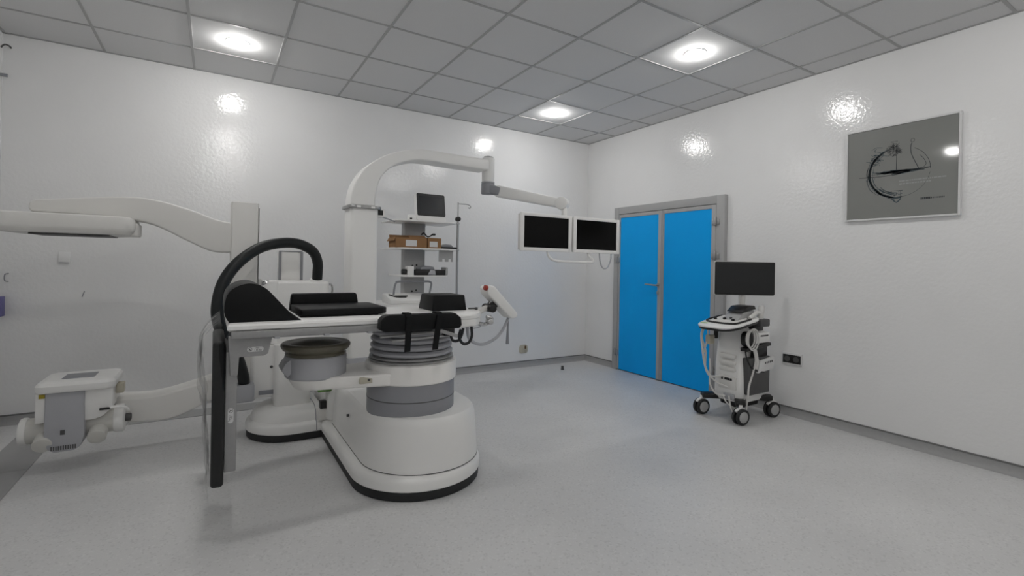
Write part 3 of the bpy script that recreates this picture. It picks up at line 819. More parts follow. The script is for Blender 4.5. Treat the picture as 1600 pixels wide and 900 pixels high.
MB().beam((-2.90, -2.30, 0.945), (-2.785, -2.30, 0.99), 0.06, 0.035, 0.04, 0.03, 0.008).obj('panel_arm', WHITE2, cp)
b = MB().cyl((-2.80, -2.372, 1.035), (-2.795, -2.352, 1.02), 0.008, 10)
b.obj('side_screw', CHROME, cp)
b = MB().tube([(-2.625, -2.30, 0.92), (-2.64, -2.30, 0.885), (-2.67, -2.30, 0.835), (-2.72, -2.31, 0.79), (-2.79, -2.33, 0.765), (-2.87, -2.38, 0.765), (-2.95, -2.43, 0.79), (-3.0, -2.46, 0.83), (-3.02, -2.48, 0.895)], 0.010, 8, 6)
b.obj('panel_cable', LGREY, cp)
b = MB().tube([(-2.628, -2.30, 0.92), (-2.630, -2.30, 0.84), (-2.631, -2.30, 0.74)], [0.007, 0.007, 0.011], 8)
b.obj('hanging_cable', MGREY, cp)

# ------------------------------------------------------------------ equipment trolley behind the table
eq = empty('equipment_trolley', (-2.73, -0.78, 0), 'white shelf trolley with grey post and drip pole behind the treatment table', 'trolley')
MB().prism(rrect2(-2.84, -2.50, -0.98, -0.5, 0.06), 'z', 0.10, 0.16, 0.015, 2).obj('trolley_base', LGREY, eq)
for x in (-2.79, -2.55):
    for y in (-0.92, -0.56):
        MB().cyl((x, y - 0.015, 0.045), (x, y + 0.015, 0.045), 0.045, 20, 0.006).obj('castor', RUBBER, eq)
        MB().cyl((x, y, 0.07), (x, y, 0.105), 0.018, 12).obj('castor_stem', STEEL, eq)
MB().prism(rrect2(-2.832, -2.632, -0.80, -0.70, 0.012), 'z', 0.155, 1.64, 0.003).obj('post', ALU, eq)
for (x, z) in ((-2.755, 1.243), (-2.715, 1.25), (-2.755, 1.01), (-2.715, 1.018)):
    MB().cyl((x, -0.803, z), (x, -0.799, z), 0.009, 12).obj('post_hole', BLACK, eq)
def shelf(x0, x1, y0, y1, z, r=0.10, th=0.014):
    p = arc2(x0 + r, y0 + r, r, PI, 1.5 * PI, 8) + arc2(x1 - r, y0 + r, r, 1.5 * PI, 2 * PI, 8) + [(x1, y1), (x0, y1)]
    MB().prism(p, 'z', z, z + th, 0.003, 2).obj('shelf', WHITE, eq)
shelf(-2.995, -2.395, -1.03, -0.62, 1.632)
shelf(-3.00, -2.39, -1.03, -0.62, 1.388)
shelf(-2.92, -2.465, -1.0, -0.62, 1.146)
shelf(-3.09, -2.44, -1.08, -0.55, 0.885, 0.08, 0.03)
hk = MB().prism([(-2.565, 1.39), (-2.425, 1.39), (-2.425, 1.285), (-2.445, 1.285), (-2.445, 1.31), (-2.47, 1.31), (-2.47, 1.285), (-2.505, 1.285), (-2.505, 1.31), (-2.53, 1.31), (-2.53, 1.285), (-2.565, 1.285)], 'y', -0.965, -0.96, 0.0).obj('probe_hook', ALU, eq)
dp = MB().cyl((-2.375, -0.95, 0.90), (-2.375, -0.95, 1.68), 0.011, 14)
dp.cyl((-2.375, -0.95, 1.67), (-2.375, -0.95, 1.84), 0.006, 10)
dp.tube([(-2.375, -0.95, 1.828), (-2.32, -0.95, 1.83), (-2.275, -0.95, 1.828), (-2.252, -0.95, 1.818), (-2.245, -0.95, 1.805), (-2.255, -0.95, 1.795), (-2.268, -0.95, 1.80)], 0.0045, 8, 3)
dp = dp.obj('drip_pole', STEEL, eq)
MB().cyl((-2.375, -0.972, 1.685), (-2.375, -0.928, 1.685), 0.022, 16, 0.003).obj('pole_knob', BLACK, dp)
for z in (1.39, 1.636, 0.895):
    MB().box(-2.45, -2.362, -0.962, -0.938, z, z + 0.012, 0.002).obj('pole_bracket', STEEL, eq)

# things on the trolley
sm = empty('patient_monitor', (-2.60, -0.84, 1.646), 'small white monitor with black tilted screen on the top shelf', 'monitor')
Mt = Matrix.Translation((-2.6, -0.84, 1.653)) @ Matrix.Rotation(math.radians(-10), 4, 'X')
MB().prism(rrect2(-0.145, 0.145, 0.002, 0.262, 0.018), 'y', -0.03, 0.03, 0.008, 2, M=Mt).obj('monitor_case', WHITE, sm)
MB().prism(rrect2(-0.138, 0.138, 0.045, 0.256, 0.014), 'y', -0.0335, -0.029, 0.001, 1, M=Mt).obj('bezel', BLACK, sm)
MB().box(-0.115, 0.112, -0.0345, -0.0325, 0.066, 0.232, M=Mt).obj('screen', mat('dim_screen', (0.016, 0.018, 0.021), 0.25), sm)
MB().prism(rrect2(-2.70, -2.50, -0.90, -0.76, 0.02), 'z', 1.646, 1.662, 0.004).obj('monitor_foot', WHITE, sm)
mc = empty('module_box', (-2.80, -0.88, 1.646), 'tiny white module beside the small monitor', 'module')
MB().box(-2.83, -2.765, -0.91, -0.85, 1.646, 1.70, 0.006).obj('module_case', WHITE, mc)
MB().box(-2.825, -2.805, -0.913, -0.909, 1.652, 1.672, 0.001).obj('module_port', BLACK, mc)

def carton(x0, x1, y0, y1, z, h, label, flaps):
    t = empty('cardboard_box', ((x0 + x1) / 2, (y0 + y1) / 2, z), label, 'box', 'cardboard boxes on the shelf')
    th = 0.004
    b = MB()
    b.box(x0, x1, y0, y1, z, z + th)
    b.box(x0, x0 + th, y0, y1, z + th, z + h)
    b.box(x1 - th, x1, y0, y1, z + th, z + h)
    b.box(x0 + th, x1 - th, y0, y0 + th, z + th, z + h)
    b.box(x0 + th, x1 - th, y1 - th, y1, z + th, z + h)
    b.obj('carton', CARD, t)
    for (p0, p1, p2, p3) in flaps:
        n = (Vector(p1) - Vector(p0)).cross(Vector(p3) - Vector(p0)).normalized() * 0.0015
        MB().rings([[Vector(p) - n for p in (p0, p1, p2, p3)], [Vector(p) + n for p in (p0, p1, p2, p3)]]).obj('flap', CARD, t)
    return t
z2 = 1.402
c1 = carton(-2.985, -2.70, -1.01, -0.82, z2, 0.085, 'larger open cardboard carton with white label', [
    ((-2.985, -1.01, z2 + 0.086), (-2.985, -0.82, z2 + 0.086), (-3.0, -0.82, z2 + 0.055), (-3.0, -1.01, z2 + 0.055)),
    ((-2.98, -0.82, z2 + 0.087), (-2.71, -0.82, z2 + 0.087), (-2.71, -0.81, z2 + 0.115), (-2.98, -0.81, z2 + 0.115)),
    ((-2.86, -1.01, z2 + 0.087), (-2.705, -1.01, z2 + 0.087), (-2.705, -0.96, z2 + 0.108), (-2.86, -0.96, z2 + 0.108))])
MB().box(-2.895, -2.795, -1.0125, -1.0095, z2 + 0.012, z2 + 0.066).obj('white_label', PAPER, c1)
c2 = carton(-2.69, -2.565, -1.01, -0.85, z2, 0.09, 'smaller closed cardboard carton with white label', [
    ((-2.69, -1.01, z2 + 0.091), (-2.565, -1.01, z2 + 0.091), (-2.565, -0.85, z2 + 0.096), (-2.69, -0.85, z2 + 0.096))])
MB().box(-2.675, -2.60, -1.0125, -1.0095, z2 + 0.012, z2 + 0.06).obj('white_label', PAPER, c2)
o = MB().tube([(-2.74, -0.97, z2 + 0.118), (-2.72, -0.98, z2 + 0.135), (-2.69, -0.985, z2 + 0.105), (-2.66, -0.975, z2 + 0.108), (-2.63, -0.96, z2 + 0.125), (-2.60, -0.95, z2 + 0.128)], [0.006] * 16 + [0.009] * 5, 8, 4).obj('black_cable', RUBBER)
rebase(mark(o, 'short black cable lying over the cardboard boxes', 'cable'))
sd = empty('slim_device', (-2.47, -0.93, z2), 'slim black device with a grey folded sheet on top beside the boxes', 'device')
MB().box(-2.555, -2.40, -1.0, -0.86, z2, z2 + 0.018, 0.004).obj('device_body', BLACK, sd)
MB().prism([(-2.55, z2 + 0.018), (-2.43, z2 + 0.018), (-2.45, z2 + 0.04), (-2.50, z2 + 0.043)], 'y', -0.98, -0.88, 0.003).obj('folded_sheet', MGREY, sd)

z3 = 1.160
rcd = empty('recorder', (-2.62, -0.9, z3), 'black recorder wrapped in film on the lower shelf of the trolley', 'device')
MB().box(-2.79, -2.50, -0.97, -0.815, z3, z3 + 0.05, 0.005).obj('recorder_body', BLACK, rcd)
MB().box(-2.50, -2.475, -0.975, -0.86, z3, z3 + 0.075, 0.008).obj('end_plate', ALU, rcd)
MB().prism([(-2.74, z3 + 0.051), (-2.60, z3 + 0.051), (-2.61, z3 + 0.078), (-2.66, z3 + 0.085), (-2.73, z3 + 0.07)], 'y', -0.96, -0.84, 0.006).obj('wrapped_bundle', MGREY, rcd)
MB().prism([(-2.675, z3 + 0.006), (-2.60, z3 + 0.004), (-2.605, z3 + 0.045), (-2.65, z3 + 0.052)], 'y', -0.985, -0.971, 0.004).obj('clear_bag', LGREY, rcd)
sbx = empty('switch_box', (-2.85, -0.92, z3), 'small white box with a round black plug on the lower trolley shelf', 'box')
MB().box(-2.855, -2.80, -0.97, -0.88, z3, z3 + 0.08, 0.004).obj('box_body', WHITE, sbx)
MB().cyl((-2.855, -0.93, z3 + 0.03), (-2.90, -0.93, z3 + 0.03), 0.024, 18, 0.004).obj('plug', BLACK, sbx)

dv = empty('portable_unit', (-2.86, -0.95, 0.915), 'white portable unit with sloping keypad and a grey carrying handle', 'device')
MB().prism([(-1.05, 0.915), (-1.055, 0.945), (-1.02, 0.965), (-0.90, 0.992), (-0.815, 0.995), (-0.815, 0.915)], 'x', -3.035, -2.58, 0.008, 2).obj('unit_body', WHITE, dv)
MB().box(-2.98, -2.86, -0.99, -0.955, 0.974, 0.984, 0.002).obj('keypad', DGREY, dv)
MB().tube([(-3.01, -0.93, 0.99), (-2.965, -1.0, 0.975), (-2.88, -1.01, 0.972)], 0.006, 8, 3).obj('black_trim', BLACK, dv)
MB().tube([(-2.965, -0.92, 0.985), (-2.958, -0.92, 1.05), (-2.945, -0.92, 1.09), (-2.915, -0.92, 1.103), (-2.70, -0.92, 1.103), (-2.63, -0.92, 1.10), (-2.615, -0.92, 1.075), (-2.63, -0.92, 1.0), (-2.632, -0.92, 0.985)], 0.009, 8, 4).obj('carry_handle', MGREY, dv)

# ------------------------------------------------------------------ ultrasound cart beside the door
us = empty('ultrasound_cart', (-0.40, -2.50, 0), 'white and grey ultrasound cart on castors with a swivelled black screen', 'ultrasound cart')
# base arms
WH = [(-0.632, -2.690), (-0.655, -2.335), (-0.185, -2.690), (-0.20, -2.33)]
b = MB()
bs = MB().prism(rrect2(-0.52, -0.24, -2.62, -2.40, 0.05), 'z', 0.10, 0.165, 0.012, 2).obj('base_frame', BLACK, us)
for (x, y) in WH:
    MB().beam((-0.38 + (x + 0.38) * 0.2, -2.51 + (y + 2.51) * 0.2, 0.165), (x + (0.0 if x < -0.4 else 0.0), y, 0.164), 0.10, 0.055, 0.075, 0.046, 0.014).obj('base_arm', BLACK, us)
ax = Vector((-0.2, -0.98, 0)).normalized()
for (x, y) in WH:
    r = 0.066
    c = Vector((x, y, r))
    w = MB()
    for s in (-1, 1):
        w.lathe([(0.030, -0.012), (r - 0.008, -0.013), (r, -0.007), (r, 0.007), (r - 0.008, 0.013), (0.030, 0.012)], c + ax * 0.022 * s, ax, 32)
    w = w.obj('castor', RUBBER, us)
    for s in (-1, 1):
        MB().lathe([(0.0, 0.0), (0.043, 0.0), (0.045, 0.003), (0.040, 0.006), (0.0, 0.006)], c + ax * s * 0.032, ax * s, 28).obj('wheel_disc', ALU, w)
    hood = MB()
    sx = Vector((ax.y, -ax.x, 0))
    M = Matrix.Translation(c) @ Matrix((ax, sx, up)).transposed().to_4x4()
    hood.prism([(math.cos(a) * (r + 0.007), math.sin(a) * (r + 0.007)) for a in [math.radians(t) for t in range(40, 151, 10)]] + [(math.cos(a) * (r - 0.012), math.sin(a) * (r - 0.012)) for a in [math.radians(t) for t in range(150, 39, -10)]], 'x', -0.012, 0.012, 0.003, M=M)
    hood.cyl(c + Vector((0, 0, r)), Vector((x, y, 0.16)), 0.014, 12)
    hood.obj('castor_hood', WHITE, w)
# body
body = MB()
f0 = [(-0.56, -2.645), (-0.20, -2.645), (-0.20, -2.385), (-0.56, -2.385)]
def rr(x0, x1, y0, y1, r): return rrect2(x0, x1, y0, y1, r, 4)
body.rings([[(x, y, z) for x, y in rr(*p)] for z, p in ((0.15, (-0.565, -0.20, -2.645, -2.39, 0.03)), (0.17, (-0.575, -0.19, -2.655, -2.385, 0.04)), (0.45, (-0.565, -0.19, -2.65, -2.385, 0.04)), (0.76, (-0.54, -0.21, -2.64, -2.40, 0.04)), (0.775, (-0.53, -0.22, -2.63, -2.41, 0.03)))])
body = body.obj('body', WHITE, us)
for z in (0.40, 0.455, 0.51):
    MB().prism(rrect2(-2.60, -2.45, z, z + 0.038, 0.016, 4), 'x', -0.588, -0.56, 0.008, 2).obj('front_grip', WHITE2, body)
MB().prism(rrect2(-2.61, -2.45, 0.25, 0.355, 0.008), 'x', -0.583, -0.565, 0.004).obj('front_module', WHITE2, body)
b = MB()
b.box(-0.5855, -0.58, -2.575, -2.555, 0.325, 0.345)
b.box(-0.5855, -0.58, -2.55, -2.505, 0.325, 0.345)
b.box(-0.5855, -0.58, -2.49, -2.475, 0.325, 0.345)
b.obj('module_ports', BLACK, body)
MB().box(-0.592, -0.57, -2.60, -2.50, 0.165, 0.215, 0.006).obj('foot_pedal', LGREY, body)
MB().prism([(-2.405, 0.80), (-2.39, 0.78), (-2.388, 0.66), (-2.412, 0.66), (-2.415, 0.75), (-2.45, 0.79)], 'x', -0.578, -0.545, 0.004).obj('arm_bracket', BLACK, body)
# side equipment (facing the camera)
MB().prism([(-0.545, 0.53), (-0.235, 0.53), (-0.245, 0.222), (-0.53, 0.222)], 'y', -2.70, -2.64, 0.008, 2).obj('side_bin', DGREY, us)
MB().prism([(-0.45, 0.53), (-0.26, 0.53), (-0.26, 0.61), (-0.43, 0.60)], 'y', -2.685, -2.65, 0.004).obj('bin_back', BLACK, us)
MB().beam((-0.585, -2.675, 0.603), (-0.235, -2.675, 0.632), 0.06, 0.028, 0.06, 0.028, 0.005).obj('side_shelf', BLACK, us)
bt = MB().prism([(-0.455, 0.405), (-0.225, 0.425), (-0.215, 0.53), (-0.425, 0.505)], 'y', -2.725, -2.702, 0.004).obj('wipes_packet', PAPER, us)
b = MB()
for k in range(5): b.box(-0.36 + k * 0.024, -0.345 + k * 0.024, -2.7265, -2.7245, 0.475 + k * 0.002, 0.492 + k * 0.002)
b.obj('packet_print', DGREY, bt)
gb = MB().box(-0.43, -0.235, -2.69, -2.65, 0.645, 0.735, 0.006).obj('gel_box', WHITE, us)
MB().box(-0.37, -0.26, -2.6925, -2.689, 0.70, 0.712).obj('box_print', DGREY, gb)
MB().box(-0.45, -0.31, -2.68, -2.62, 0.745, 0.80, 0.012).obj('side_holder', BLACK, us)
MB().prism(rrect2(-0.585, -0.47, 0.625, 0.75, 0.05, 6), 'y', -2.69, -2.645, 0.006, 2).obj('probe_holder', BLACK, us)
# tilted console tray
def tray_pt(u, v, w=0.0):
    # u: 0 front .. 1 back (x), v: 0 near side .. 1 far side (y)
    base = Vector((-0.86 + u * 0.47, -2.735 + v * 0.35, 0.795 + u * 0.07))
    return base + Vector((-0.147, 0, 0.989)) * w
def tray_loop(i, w):
    p = rrect2(0 + i, 1 - i, 0 + i, 1 - i, 0.28, 6)
    return [tray_pt(a, c, w) for a, c in p]
MB().rings([tray_loop(0.05, -0.035), tray_loop(0.015, -0.032), tray_loop(0.0, -0.012)]).obj('tray_underside', BLACK, us)
tr = MB().rings([tray_loop(0.0, -0.0115), tray_loop(0.0, 0.0), tray_loop(0.02, 0.006)]).obj('console_tray', WHITE, us)
pn = MB().rings([[tray_pt(a, c, 0.0058) for a, c in rrect2(0.28, 0.72, 0.14, 0.86, 0.12, 5)], [tray_pt(a, c, 0.018) for a, c in rrect2(0.30, 0.72, 0.16, 0.84, 0.1, 5)]]).obj('control_field', WHITE2, us)
MB().tube([tray_pt(a, c, 0.014) for a, c in ((0.75, 0.9), (0.35, 0.92), (0.24, 0.75), (0.22, 0.4), (0.26, 0.14), (0.4, 0.08), (0.7, 0.08))], 0.007, 8, 5).obj('console_trim', BLACK, us)
for a, c in ((0.4, 0.75), (0.45, 0.55), (0.5, 0.42), (0.42, 0.3)):
    MB().cyl(tray_pt(a, c, 0.017), tray_pt(a, c, 0.034), 0.013, 12, 0.003).obj('dial', BLACK, pn)
MB().prism([tray_pt(0.12, 0.9).to_2d(), tray_pt(0.12, 0.72).to_2d(), tray_pt(0.2, 0.74).to_2d(), tray_pt(0.2, 0.88).to_2d()], 'z', 0.81, 0.8165).obj('green_sticker', mat('pale_green_sticker', (0.5, 0.62, 0.38), 0.6), us)
# keyboard hood behind the controls
MB().prism([(-0.60, 0.908), (-0.53, 0.955), (-0.42, 0.962), (-0.40, 0.93), (-0.50, 0.925)], 'y', -2.665, -2.52, 0.006, 2).obj('keyboard_hood', BLACK, us)
MB().prism([(-0.66, 0.84), (-0.57, 0.905), (-0.42, 0.925), (-0.42, 0.83), (-0.66, 0.80)], 'y', -2.66, -2.52, 0.006, 2).obj('rear_console', ALU, us)
MB().cyl((-0.37, -2.68, 0.84), (-0.345, -2.68, 0.96), 0.026, 18, 0.008).obj('gel_bottle', TUBEW, us)
b = MB()
b.tube([(-0.52, -2.68, 0.86), (-0.47, -2.69, 0.89), (-0.42, -2.68, 0.905), (-0.38, -2.68, 0.90)], 0.016, 10, 4)
b.obj('probe', WHITE2, us)
b = MB()
b.tube([(-0.58, -2.63, 0.855), (-0.52, -2.64, 0.875), (-0.47, -2.63, 0.885)], 0.013, 10, 4)
b.obj('probe', WHITE, us)
MB().box(-0.42, -0.28, -2.72, -2.62, 0.785, 0.85, 0.012).obj('probe_rack', DGREY, us)
# cables
def cable(pts, r=0.007, m=TUBEW, name='cable'):
    MB().tube(pts, r, 8, 6).obj(name, m, us)
cable([(-0.76, -2.42, 0.785), (-0.765, -2.405, 0.70), (-0.74, -2.40, 0.58), (-0.72, -2.41, 0.45), (-0.68, -2.42, 0.36), (-0.62, -2.44, 0.34), (-0.60, -2.50, 0.36)], 0.009)
cable([(-0.735, -2.41, 0.785), (-0.75, -2.40, 0.68), (-0.70, -2.40, 0.56), (-0.71, -2.41, 0.42), (-0.66, -2.43, 0.33)], 0.008)
cable([(-0.70, -2.42, 0.785), (-0.69, -2.41, 0.66), (-0.73, -2.40, 0.52), (-0.69, -2.42, 0.38), (-0.63, -2.46, 0.30), (-0.60, -2.55, 0.27)], 0.007)
cable([(-0.68, -2.43, 0.50), (-0.66, -2.42, 0.40), (-0.66, -2.42, 0.28), (-0.63, -2.46, 0.20), (-0.59, -2.52, 0.19)], 0.007)
MB().box(-0.775, -0.735, -2.435, -2.39, 0.755, 0.79, 0.006).obj('cable_hook', BLACK, us)
MB().box(-0.70, -0.63, -2.44, -2.395, 0.62, 0.70, 0.008).obj('cable_clip', CREAM, us)
for k in range(3):
    c = Vector((-0.53 + k * 0.012, -2.70 - 0.006 * k, 0.695 - k * 0.004)); R = 0.065 + 0.008 * k
    cable([c + Vector((R * math.sin(a) * 0.9, 0.0, R * math.cos(a) * 1.1)) for a in [2 * PI * t / 12 for t in range(13)]], 0.006)
cable([(-0.49, -2.70, 0.62), (-0.47, -2.71, 0.52), (-0.50, -2.71, 0.42), (-0.54, -2.70, 0.30), (-0.55, -2.70, 0.2)], 0.008)
cable([(-0.46, -2.70, 0.60), (-0.45, -2.715, 0.50), (-0.47, -2.715, 0.44)], 0.012)
cable([(-0.57, -2.68, 0.62), (-0.565, -2.69, 0.54), (-0.52, -2.705, 0.46), (-0.44, -2.715, 0.42), (-0.38, -2.73, 0.41)], 0.006, RUBBER, 'power_cable')
cable([(-0.60, -2.56, 0.20), (-0.62, -2.60, 0.10), (-0.60, -2.64, 0.06), (-0.56, -2.68, 0.08), (-0.55, -2.69, 0.16), (-0.55, -2.69, 0.22)], 0.008)
cable([(-0.60, -2.50, 0.20), (-0.61, -2.55, 0.14), (-0.59, -2.62, 0.11), (-0.56, -2.66, 0.14), (-0.55, -2.67, 0.2)], 0.006)
# screen
sx0 = Vector((-0.640, -2.44, 0)); sx1 = Vector((-0.205, -2.71, 0))
sdv = (sx1 - sx0).normalized()
nrm = Vector((sdv.y, -sdv.x, 0))
Ms = Matrix.Translation(((sx0.x + sx1.x) / 2, (sx0.y + sx1.y) / 2, 1.188)) @ Matrix((sdv, Vector((0, 0, 1)), nrm)).transposed().to_4x4()
wd = (sx1 - sx0).length / 2
ms = MB().prism(rrect2(-wd, wd, -0.142, 0.142, 0.012), 'z', -0.034, 0.0, 0.004, 2, M=Ms).obj('screen_case', BLACK, us)
MB().prism(rrect2(-wd - 0.003, wd + 0.004, -0.146, 0.145, 0.014), 'z', -0.028, -0.012, 0.002, 1, M=Ms).obj('screen_rim', WHITE2, ms)
MB().box(-wd + 0.014, wd - 0.014, -0.126, 0.128, 0.0002, 0.0012, M=Ms).obj('screen', mat('matt_screen', (0.010, 0.011, 0.012), 0.3), ms)
nk = MB().cyl((-0.40, -2.53, 0.775), (-0.40, -2.53, 1.10), 0.028, 20)
nk.box(-0.45, -0.35, -2.56, -2.50, 1.08, 1.20, 0.01)
nk.obj('screen_neck', WHITE2, us)

# ------------------------------------------------------------------ framed picture on the right wall
pc = empty('framed_picture', (-0.012, -3.512, 1.66), 'square white-framed grey print of a circular blue and black technical sketch', 'picture')
PY0, PY1, PZ0, PZ1 = -3.160, -3.863, 1.658, 2.366
MB().box(-0.020, -0.004, PY1 + 0.008, PY0 - 0.008, PZ0 + 0.008, PZ1 - 0.008).obj('print', PRINT, pc)
f = 0.014
for (a, b_, c, d_) in ((PY1, PY1 + f, PZ0, PZ1), (PY0 - f, PY0, PZ0, PZ1), (PY1 + f, PY0 - f, PZ0, PZ0 + f), (PY1 + f, PY0 - f, PZ1 - f, PZ1)):
    MB().box(-0.028, -0.002, a, b_, c, d_, 0.002, 1).obj('frame_bar', FRAMEW, pc)
def stroke(b, pts, w, n=4):
    P = cat_rom([Vector(p) for p in pts], n) if len(pts) > 2 else [Vector(p) for p in pts]
    L, Rr = [], []
    for i, p in enumerate(P):
        d = (P[min(i + 1, len(P) - 1)] - P[max(i - 1, 0)])
        if d.length < 1e-6: d = Vector((1, 0))
        nn = Vector((-d.y, d.x)).normalized() * w / 2
        L.append(p + nn); Rr.append(p - nn)
    X0 = -0.0203
    vs = [b.bm.verts.new((X0, q.x, q.y)) for q in L] + [b.bm.verts.new((X0, q.x, q.y)) for q in Rr]
    m_ = len(P)
    for i in range(m_ - 1):
        b.bm.faces.new((vs[i], vs[i + 1], vs[m_ + i + 1], vs[m_ + i]))
rng = random.Random(3)
cyy, czz, rc_ = -3.512, 2.005, 0.185
bb_, bk_, bl_ = MB(), MB(), MB()
def carc(b, a0, a1, r, w, j=0.0):
    pts = []
    n = max(3, int(abs(a1 - a0) / 12))
    for i in range(n + 1):
        a = math.radians(a0 + (a1 - a0) * i / n)
        rr2 = r + rng.uniform(-j, j)
        pts.append((cyy - rr2 * math.cos(a), czz + rr2 * math.sin(a)))
    stroke(b, pts, w)
carc(bk_, 105, 255, rc_, 0.006); carc(bb_, 120, 275, rc_ + 0.006, 0.009); carc(bk_, 0, 60, rc_, 0.003); carc(bk_, 270, 352, rc_, 0.0018)
for k in range(16): carc(bb_ if k % 2 else bk_, 130 + rng.uniform(-20, 60), 200 + rng.uniform(-20, 60), rc_ + rng.uniform(-0.03, 0.03), 0.0022, 0.004)
for k in range(10): carc(bb_, 222 + rng.uniform(-8, 8), 262 + rng.uniform(-8, 8), rc_ + rng.uniform(-0.03, 0.012), 0.003, 0.003)
for k in range(26):       # scribbled table bar
    a = rng.uniform(-3.33, -3.52); l = rng.uniform(0.06, 0.2)
    stroke(bb_ if k % 2 else bk_, [(a, 1.995 + rng.uniform(-0.012, 0.028)), (max(a - l, -3.72), 2.004 + rng.uniform(-0.008, 0.016))], rng.uniform(0.0025, 0.006))
stroke(bk_, [(-3.256, 1.993), (-3.40, 1.985), (-3.52, 1.99)], 0.004)
stroke(bk_, [(-3.52, 2.0), (-3.63, 2.008), (-3.70, 2.014)], 0.007)
stroke(bk_, [(-3.496, 2.205), (-3.497, 2.12), (-3.496, 2.02)], 0.004)
for k in range(60):       # scribbled cloud of lines over the column
    a = rng.uniform(0, 6.28); r = rng.uniform(0.01, 0.05)
    y, z = -3.488 - 0.9 * r * math.cos(a), 2.175 + r * math.sin(a)
    stroke(bk_, [(y, z), (y - rng.uniform(-0.03, 0.03), z + rng.uniform(-0.03, 0.03)), (y - rng.uniform(-0.02, 0.02), z + rng.uniform(-0.02, 0.02))], 0.0018)
for k in range(45):       # blue smudge upper left
    y, z = -3.362 + rng.gauss(0, 0.022), 2.125 + rng.gauss(0, 0.035)
    stroke(bb_, [(y, z), (y - rng.uniform(0, 0.04), z + rng.uniform(-0.02, 0.02))], 0.003)
stroke(bk_, [(-3.592 + 0.011 * math.cos(t * 0.7), 2.222 + 0.013 * math.sin(t * 0.7)) for t in range(10)], 0.0025)
stroke(bk_, [(-3.588, 2.205), (-3.581, 2.178), (-3.584, 2.134), (-3.60, 2.085), (-3.63, 2.014)], 0.0045)
stroke(bk_, [(-3.635, 2.11), (-3.66, 2.075), (-3.672, 2.04), (-3.655, 2.018), (-3.635, 2.018)], 0.003)
for k in range(14):       # tube box below
    y, z = -3.49 + rng.uniform(-0.03, 0.028), 1.83 + rng.uniform(-0.03, 0.035)
    stroke(bb_ if k % 3 else bk_, [(y, z), (y - rng.uniform(-0.03, 0.03), z + rng.uniform(-0.006, 0.006))], 0.0035)
stroke(bk_, [(-3.465, 1.868), (-3.535, 1.866)], 0.003); stroke(bk_, [(-3.467, 1.868), (-3.47, 1.80)], 0.003); stroke(bk_, [(-3.525, 1.866), (-3.525, 1.805)], 0.003)
stroke(bb_, [(-3.475, 1.805), (-3.50, 1.782), (-3.525, 1.805)], 0.008)
bk_.obj('sketch_black', INK, pc, flat=True)
bb_.obj('sketch_blue', INKB, pc, flat=True)
for z, y0, y1 in ((1.935, -3.515, -3.778), (1.914, -3.516, -3.70)):   # two rows of small pale lettering, too small to read
    y = y0
    while y > y1:
        w = rng.uniform(0.006, 0.022)
        stroke(bl_, [(y, z), (y - w, z)], 0.009)
        y -= w + 0.004
bl_.obj('pale_lettering', INKL, pc, flat=True)
bt_ = MB()
y = -3.644
while y > -3.70:
    stroke(bt_, [(y, 1.795), (y - 0.0075, 1.795)], 0.015); y -= 0.0095
while y > -3.774:
    stroke(bt_, [(y - 0.003, 1.795), (y - 0.0075, 1.795)], 0.011); y -= 0.0085
bt_.obj('dark_lettering', INK, pc, flat=True)

# ------------------------------------------------------------------ small wall fittings
so = empty('wall_socket', (-0.01, -2.755, 0.45), 'black double wall socket in a pale surround beside the ultrasound cart', 'socket')
MB().box(-0.010, -0.0005, -2.845, -2.672, 0.442, 0.545, 0.002).obj('surround', FRAMEW, so)
MB().box(-0.014, -0.009, -2.833, -2.682, 0.456, 0.529, 0.002).obj('socket_plate', BLACK, so)
for y in (-2.72, -2.795):
    MB().lathe([(0.016, 0), (0.024, 0), (0.024, 0.003), (0.016, 0.003)], (-0.0135, y, 0.492), (-1, 0, 0), 20).obj('socket_ring', DGREY, so)
s2 = empty('wall_socket', (-1.0, -0.01, 0.17), 'yellowed wall socket with a dark hole low on the back wall', 'socket')
MB().prism(rrect2(-1.065, -0.938, 0.168, 0.275, 0.035), 'y', -0.008, -0.0005, 0.003).obj('socket_plate', CREAM, s2)
MB().lathe([(0.0, 0.0), (0.026, 0), (0.03, 0.003), (0.022, 0.005), (0.0, 0.003)], (-0.995, -0.008, 0.225), (0, -1, 0), 20).obj('socket_face', CREAM, s2)
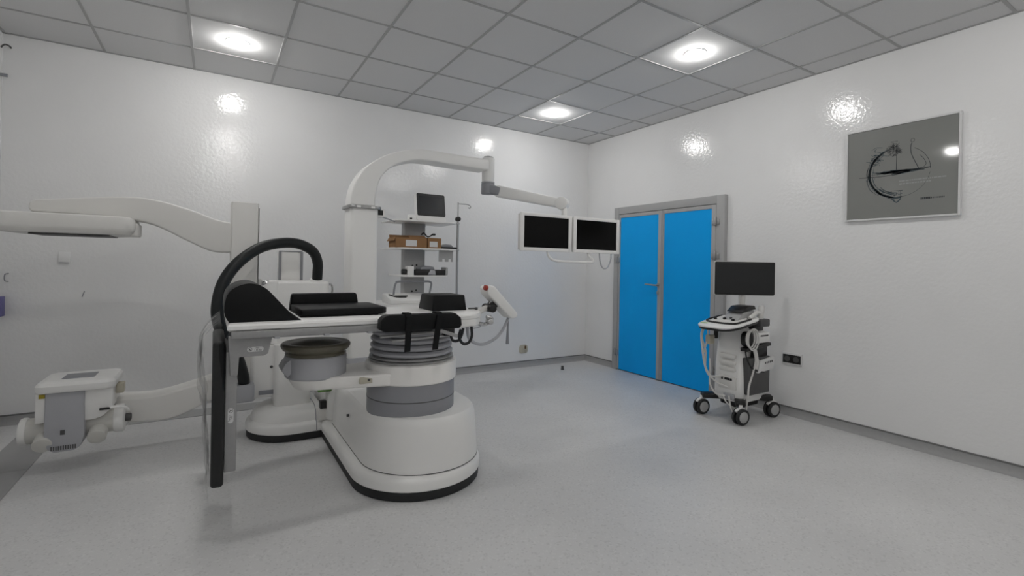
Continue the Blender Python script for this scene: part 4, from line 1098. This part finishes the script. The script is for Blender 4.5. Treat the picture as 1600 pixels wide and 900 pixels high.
MB().box(-0.99, -0.966, -0.0165, -0.011, 0.225, 0.262, 0.003).obj('dark_hole', mat('rust_brown', (0.12, 0.07, 0.03), 0.8), s2)
bp_ = empty('blank_wall_plate', (-5.30, -0.005, 1.22), 'flush white blank plate on the wall below the detector', 'wall plate')
MB().box(-5.336, -5.266, -0.009, -0.0005, 1.222, 1.305, 0.004).obj('plate', WALL, bp_)
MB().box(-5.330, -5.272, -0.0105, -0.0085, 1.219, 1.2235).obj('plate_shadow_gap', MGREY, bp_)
o = MB().tube([(-5.178, -0.001, 0.996), (-5.188, -0.001, 0.965), (-5.192, -0.001, 0.95)], 0.0035, 6).obj('wall_scratch', MGREY)
rebase(mark(o, 'short slanting grey scuff on the back wall', 'scuff'))
ds = MB().lathe([(0.019, 0.0), (0.02, 0.006), (0.016, 0.012), (0.016, 0.04), (0.012, 0.046), (0.0, 0.046)], (-0.66, -0.36, 0), (0, 0, 1), 20).obj('door_stop', DGREY)
rebase(mark(ds, 'small dark round door stop on the floor near the room corner', 'door stop'))
o = MB().tube([(XL, -0.04, 2.80), (XL + 0.02, -0.04, 2.825), (XL + 0.045, -0.04, 2.820), (XL + 0.055, -0.04, 2.805)], 0.006, 8, 4).obj('wall_hook', DGREY)
rebase(mark(o, 'small dark curved hook high in the left room corner', 'hook'))
o = MB().cyl((XL, -0.04, 2.60), (XL + 0.04, -0.04, 2.60), 0.012, 14, 0.003).obj('pipe_stub', MGREY)
rebase(mark(o, 'short grey pipe stub under the small corner hook', 'pipe'))
o = MB().tube([(XL + 0.055, -0.012, 1.135), (XL + 0.042, -0.03, 1.13), (XL + 0.038, -0.03, 1.105), (XL + 0.042, -0.03, 1.08), (XL + 0.055, -0.012, 1.075)], 0.004, 8, 3).obj('wall_ring', MGREY)
rebase(mark(o, 'tiny grey half ring fixed in the left corner', 'ring'))
o = MB().box(XL + 0.001, XL + 0.042, -0.10, -0.02, 0.82, 0.965, 0.003).obj('wall_box', VIOLET)
rebase(mark(o, 'violet box fixed to the wall in the left corner', 'box'))
